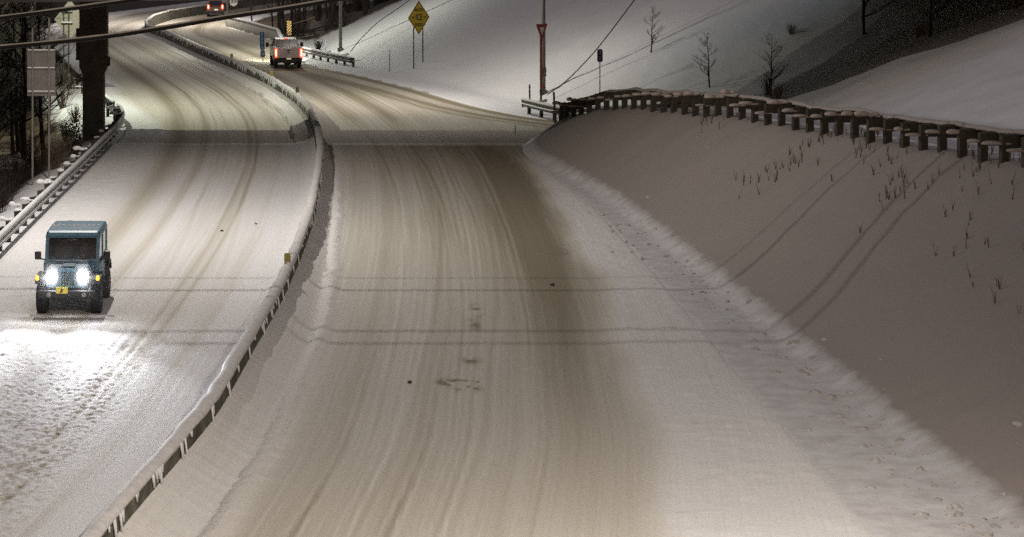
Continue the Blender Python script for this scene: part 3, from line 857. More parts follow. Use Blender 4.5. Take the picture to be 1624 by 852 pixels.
# route shield far away
Yp = 214.0; s = FPX / Yp; xp = col_x(370.4, Yp)
rt = thing('route_shield', 'white route shield sign on thin posts beside the distant maroon car', 'road sign', (xp, Yp, 0))
zc = row_z(2, Yp); k = 6.2 / s
sh = [(0, -1.35), (.45, -1.12), (.9, -.85), (1.0, -.3), (.9, .2), (.98, .6), (.7, 1.0), (.3, .88), (0, .98), (-.3, .88), (-.7, 1.0), (-.98, .6), (-.9, .2), (-1.0, -.3), (-.9, -.85), (-.45, -1.12)]
o_ = MB().plate([(a * k * 1.12, zc + b * k * 1.08) for a, b in sh], -.01, .0).build('backing', M['black'], rt)
MB().plate([(a * k, zc + b * k) for a, b in sh], -.02, -.011).build('panel', M['white'], rt)
text_mb(MB(), '30', k * 1.5, 0, zc + k * .05, -.024).build('lettering', M['black'], rt)
for sx in (-.28, .28): MB().box((sx, .04, zc / 2), (.06, .05, zc)).build('post', M['signpost'], rt)

# signs seen from behind on the left
Yp = 92.0; s = FPX / Yp; xp = col_x(65, Yp); zb = hg(xp, Yp)
sg = thing('guide_sign', 'large blank sign back with snow on its braces left of the overpass pier', 'road sign', (xp, Yp, zb))
x0, x1 = col_x(43, Yp) - xp, col_x(87.5, Yp) - xp; z0, z1 = row_z(152.5, Yp) - zb, row_z(78, Yp) - zb
pn = MB().box(((x0 + x1) / 2, .03, (z0 + z1) / 2), (x1 - x0, .02, z1 - z0), bev=.004).build('panel', M['signback'], sg)
for py in (81, 109, 146.5):
    z = row_z(py, Yp) - zb
    br = MB().box(((x0 + x1) / 2, -.005, z), (x1 - x0 - .02, .05, .05)).build('brace', M['signback'], sg)
    MB().box(((x0 + x1) / 2, -.01, z + .045), (x1 - x0 - .04, .06, .04), bev=.015).build('snow_ledge', M['snow'], br)
for px in (52, 78.2):
    x = col_x(px, Yp) - xp
    tp = row_z(28 if px > 60 else 45, Yp) - zb
    MB().box((x, -.06, (tp - .4) / 2), (.065, .055, tp + .4)).build('post', M['signpost_light'], sg)

Yp = 134.0; s = FPX / Yp; xp = col_x(111, Yp); zb = hg(xp, Yp)
dg_ = thing('warning_sign', 'pale back of a diamond road sign between the large sign back and the pier', 'road sign', (xp, Yp, zb))
zc = row_z(31, Yp) - zb
pn = MB().plate(diamond(25 / s, 32 / s), 0, .02).build('panel', simple('pale_sign_back', (.42, .39, .32), .5, .2, var=.15), dg_); pn.location.z = zc
for px in (101, 109):
    x = col_x(px, Yp) - xp
    MB().box((x, -.04, (zc + .5) / 2 - .2), (.07, .05, zc + .9)).build('post', M['signpost'], dg_)
for py in (19, 37):
    z = row_z(py, Yp) - zb
    br = MB().box((-.18, -.08, z), (.65, .03, .06)).build('brace', M['signpost'], dg_)
    MB().box((-.18, -.07, z + .06), (.6, .07, .07), bev=.02).build('snow_ledge', M['snow'], br)

# stakes and thin markers in the snow
def stake(label, px, py_top, py_bot, w_px, Y, mat, lean=0.0, cap=False):
    s = FPX / Y; x = col_x(px, Y); zb = hg(x, Y)
    t = thing('stake', label, 'stake', (x, Y, zb), 0, 'marker stakes')
    t.rotation_euler = (0, R(lean), 0)
    h = row_z(py_top, Y) - zb
    w = w_px / s
    MB().plate([(-w / 2, -.3), (w / 2, -.3), (w / 2, h - .01), (w * .3, h), (-w * .3, h), (-w / 2, h - .01)], -.015, .015).build('shaft', mat, t)
    MB().box((0, -.018, h - .12), (w * 1.05, .006, .07)).build('reflective_band', M['digit'], t)
stake('short pale wooden stake behind the square guardrail end', 840, 134, 155, 2.6, 121.6, M['stake'])
stake('leaning wooden stake at the corner of the two right guardrails', 881, 146, 170, 3.2, 109.8, M['stake'], -3)
stake('thin dark stake on the snowy hill left of the ice sign', 618, 80, 97, 1.2, 152, M['signpost'])
stake('thin pale stake between the far lamp post and the pickup', 516.5, 64, 80, 1.6, 173, M['digit'])
stake('thin dark stake standing in the road gore near the embankment tip', 817, 199, 215, 1.3, 110.2, M['signpost'])

# ------------------------------------------------------------------ trees and shrubs
def bare_tree_meshes(seed, h, nbr=16, spread=.36, twigs=1.0):
    rr = random.Random(seed)
    tr, cr = MB(), MB()
    pts = []; x = y = 0
    for i in range(7):
        f = i / 6; pts.append(Vector((x, y, -.4 + (h + .4) * f))); x += rr.uniform(-.12, .12) * h / 8; y += rr.uniform(-.12, .12) * h / 8
    r0 = h * .018
    tr.tube(pts, [r0 * (1 - .85 * i / 6) for i in range(7)], 7)
    def pt(f):
        k = f * 6; i = min(5, int(k)); return pts[i].lerp(pts[i + 1], k - i)
    for b in range(nbr):
        f = .18 + .80 * (b + rr.random()) / nbr
        p = pt(f); a = rr.uniform(0, 6.283); L = h * spread * (1.1 - f * .75) * rr.uniform(.6, 1.15); up = rr.uniform(.35, .95)
        d = Vector((math.cos(a), math.sin(a), up)).normalized()
        q = [p, p + d * L * .45 + Vector((rr.uniform(-.1, .1), rr.uniform(-.1, .1), 0)) * L, p + d * L + Vector((0, 0, L * .12))]
        rb = r0 * (1 - .85 * f) * .5
        cr.tube(q, [rb, rb * .6, rb * .2], 5, caps=False)
        for k in range(int(9 * twigs)):
            g = rr.uniform(.15, 1); s0 = q[0].lerp(q[1], g * 2) if g < .5 else q[1].lerp(q[2], g * 2 - 1)
            d2 = (d + Vector((rr.uniform(-1, 1), rr.uniform(-1, 1), rr.uniform(-.4, .9)))).normalized(); l2 = L * rr.uniform(.18, .5)
            e = s0 + d2 * l2
            cr.tube([s0, s0.lerp(e, .5) + Vector((rr.uniform(-.06, .06), rr.uniform(-.06, .06), .03)) * l2, e], [rb * .32 + .006, rb * .2 + .005, .004], 3, caps=False)
            for w in range(3):
                g2 = rr.uniform(.3, 1); s1 = s0.lerp(e, g2)
                d3 = (d2 + Vector((rr.uniform(-1, 1), rr.uniform(-1, 1), rr.uniform(-.3, .8)))).normalized()
                cr.tube([s1, s1 + d3 * l2 * rr.uniform(.3, .6)], [.007, .004], 3, caps=False)
    return tr, cr
protos = []
for k, (h, nb, tw) in enumerate([(9, 18, 1.3), (11, 20, 1.2), (7, 16, 1.5), (8, 22, 1.4)]):
    a, b = bare_tree_meshes(40 + k, h, nb, .36, tw); protos.append((a, b))
_pm = {}
def put_tree(k, x, y, sc, rz, label, group):
    t = thing('bare_tree', label, 'tree', (x, y, hg(x, y)), rz, group)
    t.scale = (sc, sc, sc * 1.0)
    if k not in _pm:
        a = protos[k][0].build('trunk', M['bark'], t); b = protos[k][1].build('crown', M['twig'], t)
        _pm[k] = (a.data, b.data)
    else:
        for n_, d_ in zip(('trunk', 'crown'), _pm[k]):
            o = bpy.data.objects.new(n_, d_); COL.objects.link(o); o.parent = t
    return t
rr = random.Random(11)
n = 0
while n < 62:
    y = rr.uniform(78, 185); px = rr.uniform(-60, 84)
    x = col_x(px, y)
    if x > float(gl(y)) - 2.6 or (y < 112 and px > -48): continue
    if 40 < px < 90 and y < 130 and rr.random() < .6: continue
    put_tree(rr.randrange(4), x, y, rr.uniform(.7, 1.15), rr.uniform(0, 6.28), 'bare leafless tree in the dark woods left of the guardrail', 'bare trees in the left woods'); n += 1
n = 0
while n < 44:
    y = rr.uniform(189, 250); px = rr.uniform(378, 640)
    x = col_x(px, y)
    if x < float(rs(y)) + 2.2 or row_z(0, y) < hg(x, y): continue
    put_tree(rr.randrange(4), x, y, rr.uniform(.7, 1.1), rr.uniform(0, 6.28), 'bare dark tree behind the far parapet and the snowy hill', 'bare trees behind the hill'); n += 1

n = 0
while n < 34:
    y = rr.uniform(189, 232); px = rr.uniform(640, 1640)
    x = col_x(px, y)
    put_tree(rr.randrange(4), x, y, rr.uniform(.7, 1.1), rr.uniform(0, 6.28), 'bare dark tree on the crest above the right hand hill', 'bare trees on the right crest'); n += 1

def shrub(label, x, y, h, w, seed, mat, stems=40, snow=0, group=None):
    rr = random.Random(seed)
    t = thing('shrub', label, 'shrub', (x, y, hg(x, y)), 0, group)
    m = MB()
    for k in range(stems):
        a = rr.uniform(0, 6.28); l = rr.uniform(.5, 1) * h; sp = rr.uniform(0, w)
        e = Vector((math.cos(a) * sp, math.sin(a) * sp, l)); b = Vector((math.cos(a) * sp * .2, math.sin(a) * sp * .2, -.1))
        mid = b.lerp(e, .55) + Vector((rr.uniform(-.1, .1), rr.uniform(-.1, .1), .05)) * h
        m.tube([b, mid, e], [.014, .010, .004], 4, caps=False)
        for q in range(3):
            s0 = b.lerp(e, rr.uniform(.4, .95)); m.tube([s0, s0 + Vector((rr.uniform(-1, 1), rr.uniform(-1, 1), rr.uniform(0, 1))) * .22 * h], [.007, .003], 3, caps=False)
    m.build('stems', mat, t)
    if snow:
        sn = MB()
        for k in range(snow):
            a = rr.uniform(0, 6.28); sp = rr.uniform(0, w * .8)
            sn.blob((math.cos(a) * sp, math.sin(a) * sp, h * rr.uniform(.45, .85)), (.10, .10, .05), k, 1)
        sn.build('snow_clumps', M['snow'], t)
    return t
rr = random.Random(31)
for k in range(20):
    px = rr.uniform(1020, 1620); y = rr.uniform(96, 128); x = col_x(px, y)
    if x < float(hillt(y)) + 1.0: continue
    if k % 3 == 0: put_tree(k % 4, x, y, rr.uniform(.25, .5), rr.uniform(0, 6.28), 'bare sapling on the unlit snowy hill right of the ramp', 'saplings on the right hill')
    else: shrub('dead weed clump poking out of the unlit snowy hill right of the ramp', x, y, rr.uniform(.5, 1.1), .5, 300 + k, M['weeds'], 26, 0, 'weed clumps on the right hill')
leafy = simple('dead_leaves', (.045, .032, .022), .9, var=.4, vscale=6)
def leafy_bush(label, x, y, h, w, seed, nleaf=420):
    rr = random.Random(seed)
    t = shrub(label, x, y, h, w, seed, M['twig'], 30)
    m = MB()
    for k in range(nleaf):
        a = rr.uniform(0, 6.28); q = rr.random() ** .5; f = rr.uniform(.15, 1)
        c = Vector((math.cos(a) * q * w * (.5 + .5 * f), math.sin(a) * q * w * (.5 + .5 * f), h * f * rr.uniform(.7, 1.05)))
        e = Euler((rr.uniform(0, 6), rr.uniform(0, 6), rr.uniform(0, 6))).to_matrix(); sz = rr.uniform(.04, .09)
        m.add([c + e @ Vector(v) * sz for v in ((-1, 0, 0), (0, -.5, .1), (1, 0, 0), (0, .5, .1))], [(0, 1, 2, 3)])
    m.build('leaves', leafy, t, kind='stuff')
    return t
p = (col_x(116, 101), 101.0)
leafy_bush('dark leafy bush behind the guardrail at the foot of the overpass pier', p[0], p[1], 1.8, .55, 3)
for k, (px, Y, h) in enumerate([(97, 99, 1.3), (86, 97, 1.0), (70, 105, 1.6), (22, 94, 1.3), (6, 88, 1.3), (48, 112, 1.8), (100, 128, 1.6), (112, 138, 1.6), (98, 140, 1.5), (24, 99, 2.0), (0, 84, 1.5), (120, 120, 1.0), (104, 115, 1.1)]):
    shrub('bare brown thicket shrub on the bank below the left guardrail', col_x(px, Y), Y, h, h * .6, 50 + k, M['weeds'] if px > 60 else M['twig'], 46, 0, 'bare shrubs on the left bank')
# dry weeds poking through the embankment snow
wm = MB(); rr = random.Random(21)
for c in range(26):
    cy = rr.uniform(42, 88); cx = rr.uniform(float(toe(cy)) + 3.0, float(ridge(cy)) + .3)
    for k in range(rr.randint(4, 22)):
        x = cx + rr.gauss(0, .45); y = cy + rr.gauss(0, 1.0)
        if x < float(toe(y)) + 1: continue
        z = hg(x, y)
        for b in range(rr.randint(3, 8)):
            a = rr.uniform(0, 6.28); l = rr.uniform(.08, .55) * rr.uniform(.5, 1)
            m_ = Vector((x + math.cos(a) * l * .15, y + math.sin(a) * l * .15, z + l * .7)); e = Vector((x + math.cos(a) * l * .55, y + math.sin(a) * l * .55, z + l * rr.uniform(.7, 1)))
            w = Vector((.005, 0, 0)); b0 = Vector((x, y, z - .05))
            wm.add([b0 - w, b0 + w, m_ + w, m_ - w, e], [(0, 1, 2, 3), (3, 2, 4)])
wm.build('dry_weeds', M['weeds'], None, kind='stuff')
# ploughed clods along the foot of the embankment
cm_ = MB(); rr = random.Random(8)
for k in range(420):
    y = 38 + 46 * rr.random() ** 1.5; x = float(toe(y)) + rr.gauss(-.45, .42) if rr.random() < .93 else rr.uniform(float(toe(y)) - 1.6, float(toe(y)) + 3.5)
    q = .02 + .085 * rr.random() ** 2.5
    z = hg(x, y) if x > float(rs(y)) else .05
    cm_.blob((x, y, z - q * .15), (q * rr.uniform(.8, 1.5), q * rr.uniform(.8, 1.5), q * .8), k, 1, .14, rot=rr.uniform(0, 3))
cm_.build('snow_clods', M['clod'], None, kind='stuff')
# dark tufts on the snowy hill
shrub('small dark shrub on the snow between the lamp post and the treeline', col_x(505, 176), 176.0, .95, .45, 77, M['twig'], 60, 3)
for k in range(26):
    y = rr.uniform(189, 205); px = rr.uniform(440, 625); x = col_x(px, y)
    if x < float(rs(y)) + 1.6: continue
    shrub('low brushy shrub at the treeline behind the snowy hill', x, y, rr.uniform(1.2, 2.4), 1.1, 200 + k, M['twig'], 44, 0, 'brush along the far treeline')
for k, (pa, pb, ya) in enumerate([((464, 38), (499, 27), 192), ((470, 60), (497, 55), 190)]):
    a = Vector((col_x(pa[0], ya), ya, row_z(pa[1], ya))); b = Vector((col_x(pb[0], ya), ya, row_z(pb[1], ya)))
    cable('guy_wire', ['pale upper branch line catching light behind the hazard marker', 'pale lower branch line catching light right of the pickup cab'][k], [a, a.lerp(b, .35) + Vector((0, 0, -.03)), a.lerp(b, .7) + Vector((0, 0, -.04)), b], .03, mat=M['signback'])

# ------------------------------------------------------------------ slush clumps on the road
for k, (px, py, sz, lab) in enumerate([(352, 367, .055, 'dark slush clump on the left road, the larger of the two'), (406, 356, .045, 'tiny dark slush clump on the left road nearest the barrier'),
                                       (876, 453, .06, 'lone dark slush clump at the right edge of the right road'), (650, 608, .05, 'tiny dark slush clump on the near right road')]):
    p = at(px, py)
    o = MB().blob((0, 0, sz * .4), (sz, sz * .8, sz * .7), 60 + k, 2, .16).build('slush_clump', M['asphalt'])
    o.location = p; tag(o, lab, 'slush clump')

# ------------------------------------------------------------------ vehicles
def wheel(parent, c, r, w, side, rim_mat):
    o = r
    prof = [(-w / 2, r * .60), (-w / 2, r * .86), (-w * .42, r * .97), (-w * .25, r), (w * .25, r), (w * .42, r * .97), (w / 2, r * .86), (w / 2, r * .60)]
    wh = MB().lathe_x([(-w * .42, .02), (-w * .42, r * .6), (w * .42, r * .6), (w * .42, .02)], (0, 0, 0)).build('wheel', M['chassis'], parent)
    wh.location = c
    m = MB().lathe_x(prof, (0, 0, 0), 32)
    for k in range(30):                                   # tread lugs
        t = 2 * math.pi * k / 30
        for sx in (-1, 1):
            Mx = Matrix.Rotation(t + (.1 if sx > 0 else 0), 4, 'X')
            m.box((sx * w * .24, 0, r + .004), (w * .36, r * .10, .022), M=Mx)
    m.build('tyre', M['tyre'], wh)
    m = MB()
    x = side * w * .40
    m.lathe_x([(x - side * .02, .03), (x + side * .02, r * .18), (x - side * .02, r * .24), (x - side * .03, r * .5), (x, r * .6), (x + side * .012, r * .62)], (0, 0, 0), 24)
    for k in range(5):
        t = 2 * math.pi * k / 5
        m.box((x, 0, r * .38), (.03, r * .16, r * .42), M=Matrix.Rotation(t, 4, 'X'))
    m.build('rim', rim_mat, wh)
    return wh

def disc(mb, c, r, y0, y1, n=24, sx=1.0, sz=1.0):
    mb.plate([(c[0] + r * sx * math.cos(2 * math.pi * k / n), c[1] + r * sz * math.sin(2 * math.pi * k / n)) for k in range(n)], y0, y1)
    return mb

def loft(secs, mb=None, M_=None):
    """sections: lists of points with equal count, joined in order, ends capped"""
    mb = mb or MB(); n = len(secs[0]); v = [p for s_ in secs for p in s_]; f = []
    for i in range(len(secs) - 1):
        for k in range(n):
            k2 = (k + 1) % n
            f.append((i * n + k, i * n + k2, (i + 1) * n + k2, (i + 1) * n + k))
    f.append(tuple(range(n - 1, -1, -1))); f.append(tuple((len(secs) - 1) * n + k for k in range(n)))
    return mb.add(v, f, M_)

def rrect(cx, cz, w, h, r, y, n=4):
    out = []
    for (sx, sz, a0) in ((1, -1, -90), (1, 1, 0), (-1, 1, 90), (-1, -1, 180)):
        for k in range(n + 1):
            a = R(a0 + 90 * k / n)
            out.append((cx + sx * (w / 2 - r) + r * math.cos(a), y, cz + sz * (h / 2 - r) + r * math.sin(a)))
    return out

# --- blue boxy off-road vehicle coming toward the camera (front = -y)
jp = at(107, 500)
jeep = thing('off_road_vehicle', 'teal blue boxy off road vehicle with glaring headlights on the left road', 'car', (jp.x + .02, jp.y + 1.62, 0.0), R(-.3))
MB().box((0, .15, .62), (.9, 3.3, .22), bev=.03).build('chassis', M['chassis'], jeep)
tub = MB()
tub.prism([(-.62, .66), (1.78, .66), (1.82, .80), (1.82, 1.24), (-.62, 1.24)], -.76, .76)
tub.build('body', M['jeep'], jeep)
# hood, slightly crowned and tapering
hood = loft([rrect(0, 1.06, 1.02, .34, .06, -1.62), rrect(0, 1.08, 1.10, .36, .07, -1.1), rrect(0, 1.10, 1.24, .38, .07, -.58)]).build('hood', M['jeep'], jeep)
MB().box((0, -1.1, 1.277), (.34, .9, .02), bev=.008).build('hood_bulge', M['jeep'], hood)
for sx in (-1, 1): MB().box((sx * .56, -1.05, 1.17), (.05, .07, .12), bev=.01).build('hood_latch', M['plastic'], hood)
# grille with seven slots
gr = MB()
gr.plate([(-.52, .74), (.52, .74), (.56, .82), (.56, 1.16), (.50, 1.235), (-.50, 1.235), (-.56, 1.16), (-.56, .82)], -1.70, -1.60)
gr = gr.build('grille', M['jeep'], jeep)
for k in range(7):
    x = (k - 3) * .078
    MB().box((x, -1.703, .98), (.036, .02, .36), bev=.006).build('slot', M['plastic'], gr)
for sx in (-1, 1):
    hl = disc(MB(), (sx * .405, 1.06), .155, -1.755, -1.703, 28, 1.0, 1.06).build('headlight_ring', M['plastic'], jeep)
    o_ = MB()
    v = [(sx * .405, -1.80, 1.06)]; N = 28
    for ring, (q, yy) in enumerate(((.07, -1.795), (.12, -1.78), (.145, -1.756))):
        for k in range(N):
            a = 2 * math.pi * k / N; v.append((sx * .405 + q * math.cos(a), yy, 1.06 + q * 1.06 * math.sin(a)))
    f = [(0, 1 + (k + 1) % N, 1 + k) for k in range(N)]
    for rg in range(2):
        for k in range(N):
            a = 1 + rg * N + k; b = 1 + rg * N + (k + 1) % N
            f.append((a, b, b + N, a + N))
    o_.add(v, f, None, True).build('lens', M['head'], hl)
    # amber signal on each fender front
    MB().box((sx * .80, -1.735, 1.0), (.075, .05, .13), bev=.018).build('turn_signal', M['amber'], jeep)
    # fender
    fm = MB()
    prof = [(-1.73, .84), (-1.73, .97), (-1.60, 1.02), (-.72, 1.02), (-.58, .92), (-.50, .70), (-.54, .68), (-.64, .88), (-.75, .96), (-1.58, .96), (-1.67, .84)]
    fm.prism(prof, sx * .50, sx * .86) if sx > 0 else fm.prism(prof, -.86, -.50)
    fm.build('fender', M['plastic'], jeep)
    fm = MB()
    prof = [(.72, .72), (.80, .94), (.95, 1.03), (1.55, 1.03), (1.70, .94), (1.76, .74), (1.70, .72), (1.64, .90), (1.52, .97), (.98, .97), (.86, .90), (.78, .72)]
    a0, a1 = (.74, .86) if sx > 0 else (-.86, -.74)
    fm.prism(prof, a0, a1).build('rear_fender', M['plastic'], jeep)
    # inner wing
    MB().box((sx * .50, -1.1, .86), (.06, .98, .36), bev=.01).build('inner_wing', M['jeep'], jeep)
    # door
    dr_ = MB().box((sx * .767, .05, .98), (.02, .92, .50), bev=.008).build('door', M['jeep'], jeep)
    MB().box((sx * .785, .38, 1.10), (.03, .13, .035), bev=.008).build('handle', M['plastic'], dr_)
    # mirrors
    mr = MB().box((sx * .93, -.44, 1.40), (.17, .11, .22), bev=.03)
    mr.tube([(sx * .74, -.40, 1.28), (sx * .90, -.42, 1.32)], .022, 8)
    mr = mr.build('mirror', M['plastic'], jeep)
    if sx > 0: MB().blob((sx * .93, -.44, 1.52), (.085, .05, .025), 4, 2).build('mirror_snow', M['snow'], mr)
    MB().box((sx * .45, -1.80, .60), (.08, .30, .10), bev=.01).build('bumper_mount', M['chassis'], jeep)
    fl = disc(MB(), (sx * .46, .60), .06, -2.02, -1.975, 18).build('fog_light', M['chrome'], jeep)
# windshield frame + glass
wy0, wz0, wy1, wz1 = -.60, 1.25, -.30, 1.93
fr = MB()
def wq(x, f, off=0): return (x, wy0 + (wy1 - wy0) * f + off, wz0 + (wz1 - wz0) * f)
for (a, b, c, d) in ((-.73, -.64, 0, 1), (.64, .73, 0, 1), (-.64, .64, 0, .10), (-.64, .64, .9, 1)):
    v = [wq(a, c), wq(b, c), wq(b, d), wq(a, d)] + [wq(a, c, .05), wq(b, c, .05), wq(b, d, .05), wq(a, d, .05)]
    fr.add(v, [(0, 1, 2, 3), (7, 6, 5, 4), (0, 4, 5, 1), (1, 5, 6, 2), (2, 6, 7, 3), (3, 7, 4, 0)])
fr = fr.build('windshield_frame', M['jeep'], jeep)
g = MB(); v = [wq(-.64, .1, .022), wq(.64, .1, .022), wq(.64, .9, .022), wq(-.64, .9, .022)] + [wq(-.64, .1, .03), wq(.64, .1, .03), wq(.64, .9, .03), wq(-.64, .9, .03)]
g.add(v, [(0, 1, 2, 3), (7, 6, 5, 4), (0, 4, 5, 1), (1, 5, 6, 2), (2, 6, 7, 3), (3, 7, 4, 0)])
g.build('windshield', M['screen'], fr)
for sx in (-1, 1):
    st = MB().box((sx * .34, .42, 1.22), (.46, .16, .62), rot=(R(-10), 0, 0), bev=.05); st.box((sx * .34, .50, 1.63), (.24, .10, .18), bev=.04)
    st.build('seat', M['seat'], jeep)
MB().tube([(.34 + .17 * math.cos(t), -.12 + .06 * math.sin(t), 1.32 + .16 * math.sin(t)) for t in [k * math.pi / 8 for k in range(17)]], .016, 6, caps=False).build('steering_wheel', M['plastic'], jeep)
MB().box((0, -.26, 1.80), (.22, .03, .06), bev=.01).build('inside_mirror', M['chrome'], jeep)
MB().box((0, -.42, 1.24), (1.36, .26, .10), bev=.03).build('dashboard', M['plastic'], jeep)
hs_ = MB(); rr = random.Random(4)
for k in range(26): hs_.blob((rr.uniform(-.5, .5), rr.uniform(-1.5, -.66), 1.245 + .012 * rr.random()), (rr.uniform(.02, .07), rr.uniform(.03, .09), .016), k, 1)
hs_.blob((-.3, -.62, 1.27), (.26, .05, .03), 2, 2); hs_.blob((.28, -.62, 1.27), (.30, .05, .028), 5, 2)
hs_.build('hood_snow', M['snow'], jeep, kind='stuff')
for sx in (-.3, .28):
    a = Vector(wq(sx, .1)); b = Vector(wq(sx + .36, .2)); MB().tube([a + Vector((0, -.02, 0)), b + Vector((0, -.02, 0))], .012, 6).build('wiper', M['plastic'], fr)
# hardtop
top = loft([rrect(0, 1.955, 1.36, .10, .045, -.36), rrect(0, 1.975, 1.44, .13, .06, -.24), rrect(0, 1.985, 1.46, .14, .065, .8), rrect(0, 1.97, 1.44, .14, .065, 1.74), rrect(0, 1.955, 1.36, .10, .045, 1.84)])
top = top.build('hardtop', M['jeep'], jeep)
sp = MB()
rr = random.Random(9)
for k in range(10): sp.blob((-.62 + k * .137 + rr.uniform(-.015, .015), .62 + rr.uniform(-.03, .03), 2.058), (.045, .11, .034), k, 1)
for k in range(24): sp.blob((rr.uniform(-.6, .66), rr.uniform(-.15, 1.7), 2.055), (rr.uniform(.014, .030), rr.uniform(.03, .08), .016), k, 1)
sp.build('snow_specks', M['snow'], top, kind='stuff')
sidep = MB()
for sx in (-1, 1):
    x0, x1 = (.68, .735) if sx > 0 else (-.735, -.68)
    for (a, b) in ((.50, .58), (1.62, 1.82)):
        sidep.prism([(a, 1.24), (b, 1.24), (b, 1.93), (a, 1.93)], x0, x1)
    sidep.prism([(-.34, 1.86), (1.82, 1.86), (1.82, 1.94), (-.30, 1.94)], x0, x1)
sidep.box((0, 1.79, 1.58), (1.36, .05, .70))
sidep.build('hardtop_side', M['jeep'], jeep)
for sx in (-1, 1):
    x0, x1 = (.70, .715) if sx > 0 else (-.715, -.70)
    MB().prism([(-.52, 1.245), (.50, 1.245), (.50, 1.86), (-.27, 1.86)], x0, x1).build('door_window', M['glass'], jeep)
    MB().prism([(.58, 1.245), (1.62, 1.245), (1.62, 1.86), (.58, 1.86)], x0, x1).build('rear_side_window', M['glass'], jeep)
# bumper, plate, axle
bp = MB().box((0, -1.93, .60), (1.50, .13, .20), bev=.02).build('bumper', M['plastic'], jeep)
plt_ = MB().box((-.12, -2.01, .72), (.31, .015, .17), bev=.004).build('licence_plate', M['plate_yellow'], jeep)
MB().plate([(-.17, .66), (-.13, .65), (-.09, .69), (-.08, .75), (-.12, .78), (-.15, .73)], -2.024, -2.019).build('plate_emblem', simple('dark_plate_print', (.18, .13, .02), .5), plt_)
MB().tube([(-.72, -1.15, .40), (.72, -1.15, .40)], .05, 10).build('front_axle', M['chassis'], jeep)
MB().tube([(-.6, -1.38, .42), (.55, -1.38, .46)], .025, 8).build('tie_rod', M['chrome'], jeep)
for sx in (-1, 1):
    wheel(jeep, (sx * .715, -1.2, .40), .41, .28, sx, M['rim'])
    wheel(jeep, (sx * .715, 1.22, .40), .41, .28, sx, M['rim'])
for sx in (-1, 1):
    for en, size, down, yaw in ((110, 104, 12, 22), (1500, 64, 2.6, 10), (5200, 32, 1.0, 11)):      # wide spill and the long low beam
        ld = bpy.data.lights.new('headlight_beam', 'SPOT'); ld.energy = en; ld.color = (.93, .95, 1.0); ld.spot_size = R(size); ld.spot_blend = 1.0; ld.shadow_soft_size = .09
        lo = bpy.data.objects.new('headlight_beam', ld); COL.objects.link(lo); lo.parent = jeep
        lo.location = (sx * .405, -2.07, 1.06); lo.rotation_euler = (R(90 - down), 0, R(180 + sx * yaw))

# --- white pickup driving away (rear = -y)
tp = at(457.5, 111)
truck = thing('pickup_truck', 'dirty white pickup truck driving away with lit red tail lights', 'pickup', (tp.x, tp.y + 1.0, 0), R(5.0))
truck.scale = (.94, .97, .98)
MB().box((0, 1.9, .55), (1.0, 5.4, .25), bev=.03).build('chassis', M['chassis'], truck)
b = MB()
bed = [(-.05, .72), (2.05, .72), (2.05, 1.42), (-.05, 1.42)]
b.prism(bed, -.98, -.84); b.prism(bed, .84, .98)
b.box((0, 1.0, .80), (1.68, 2.08, .10)); b.box((0, 2.01, 1.10), (1.68, .06, .60))
for sx in (-1, 1): b.box((sx * .92, 1.0, 1.435), (.15, 2.06, .03), bev=.01)
b.build('bed', M['truck'], truck)
tg = loft([rrect(0, 1.10, 1.62, .66, .04, -.10), rrect(0, 1.10, 1.66, .68, .05, -.02), rrect(0, 1.10, 1.66, .68, .05, .02)]).build('tailgate', M['truck'], truck)
MB().box((0, -.115, 1.12), (1.30, .02, .30), bev=.01).build('tailgate_panel', M['truck'], tg)
MB().box((0, -.13, 1.28), (.22, .03, .08), bev=.01).build('handle', M['plastic'], tg)
MB().box((0, -.13, 1.12), (.20, .02, .07), bev=.01).build('badge', M['plastic'], tg)
cabp = loft([
    [(-.97, 2.08, .72), (.97, 2.08, .72), (.97, 2.08, 1.36), (.74, 2.22, 1.93), (-.74, 2.22, 1.93), (-.97, 2.08, 1.36)],
    [(-.97, 2.5, .72), (.97, 2.5, .72), (.97, 2.5, 1.38), (.76, 2.5, 2.0), (-.76, 2.5, 2.0), (-.97, 2.5, 1.38)],
    [(-.97, 3.6, .72), (.97, 3.6, .72), (.97, 3.6, 1.38), (.76, 3.5, 2.0), (-.76, 3.5, 2.0), (-.97, 3.6, 1.38)],
    [(-.97, 4.25, .72), (.97, 4.25, .72), (.97, 4.25, 1.34), (.78, 4.0, 1.6), (-.78, 4.0, 1.6), (-.97, 4.25, 1.34)],
    [(-.96, 5.2, .72), (.96, 5.2, .72), (.94, 5.2, 1.22), (.8, 5.15, 1.27), (-.8, 5.15, 1.27), (-.94, 5.2, 1.22)]]).build('cab', M['truck'], truck)
rw = MB().add([(-.82, 2.095, 1.40), (.82, 2.095, 1.40), (.68, 2.195, 1.86), (-.68, 2.195, 1.86), (-.82, 2.08, 1.40), (.82, 2.08, 1.40), (.68, 2.18, 1.86), (-.68, 2.18, 1.86)],
              [(4, 5, 6, 7), (3, 2, 1, 0), (0, 1, 5, 4), (1, 2, 6, 5), (2, 3, 7, 6), (3, 0, 4, 7)]).build('rear_window', M['glass'], cabp)
for sx in (-.25, .25): MB().box((sx, 2.125, 1.63), (.02, .02, .46), rot=(R(-12), 0, 0)).build('window_divider', M['plastic'], rw)
MB().box((0, 2.28, 1.965), (.3, .04, .04), bev=.008).build('brake_lamp', M['brake'], cabp)
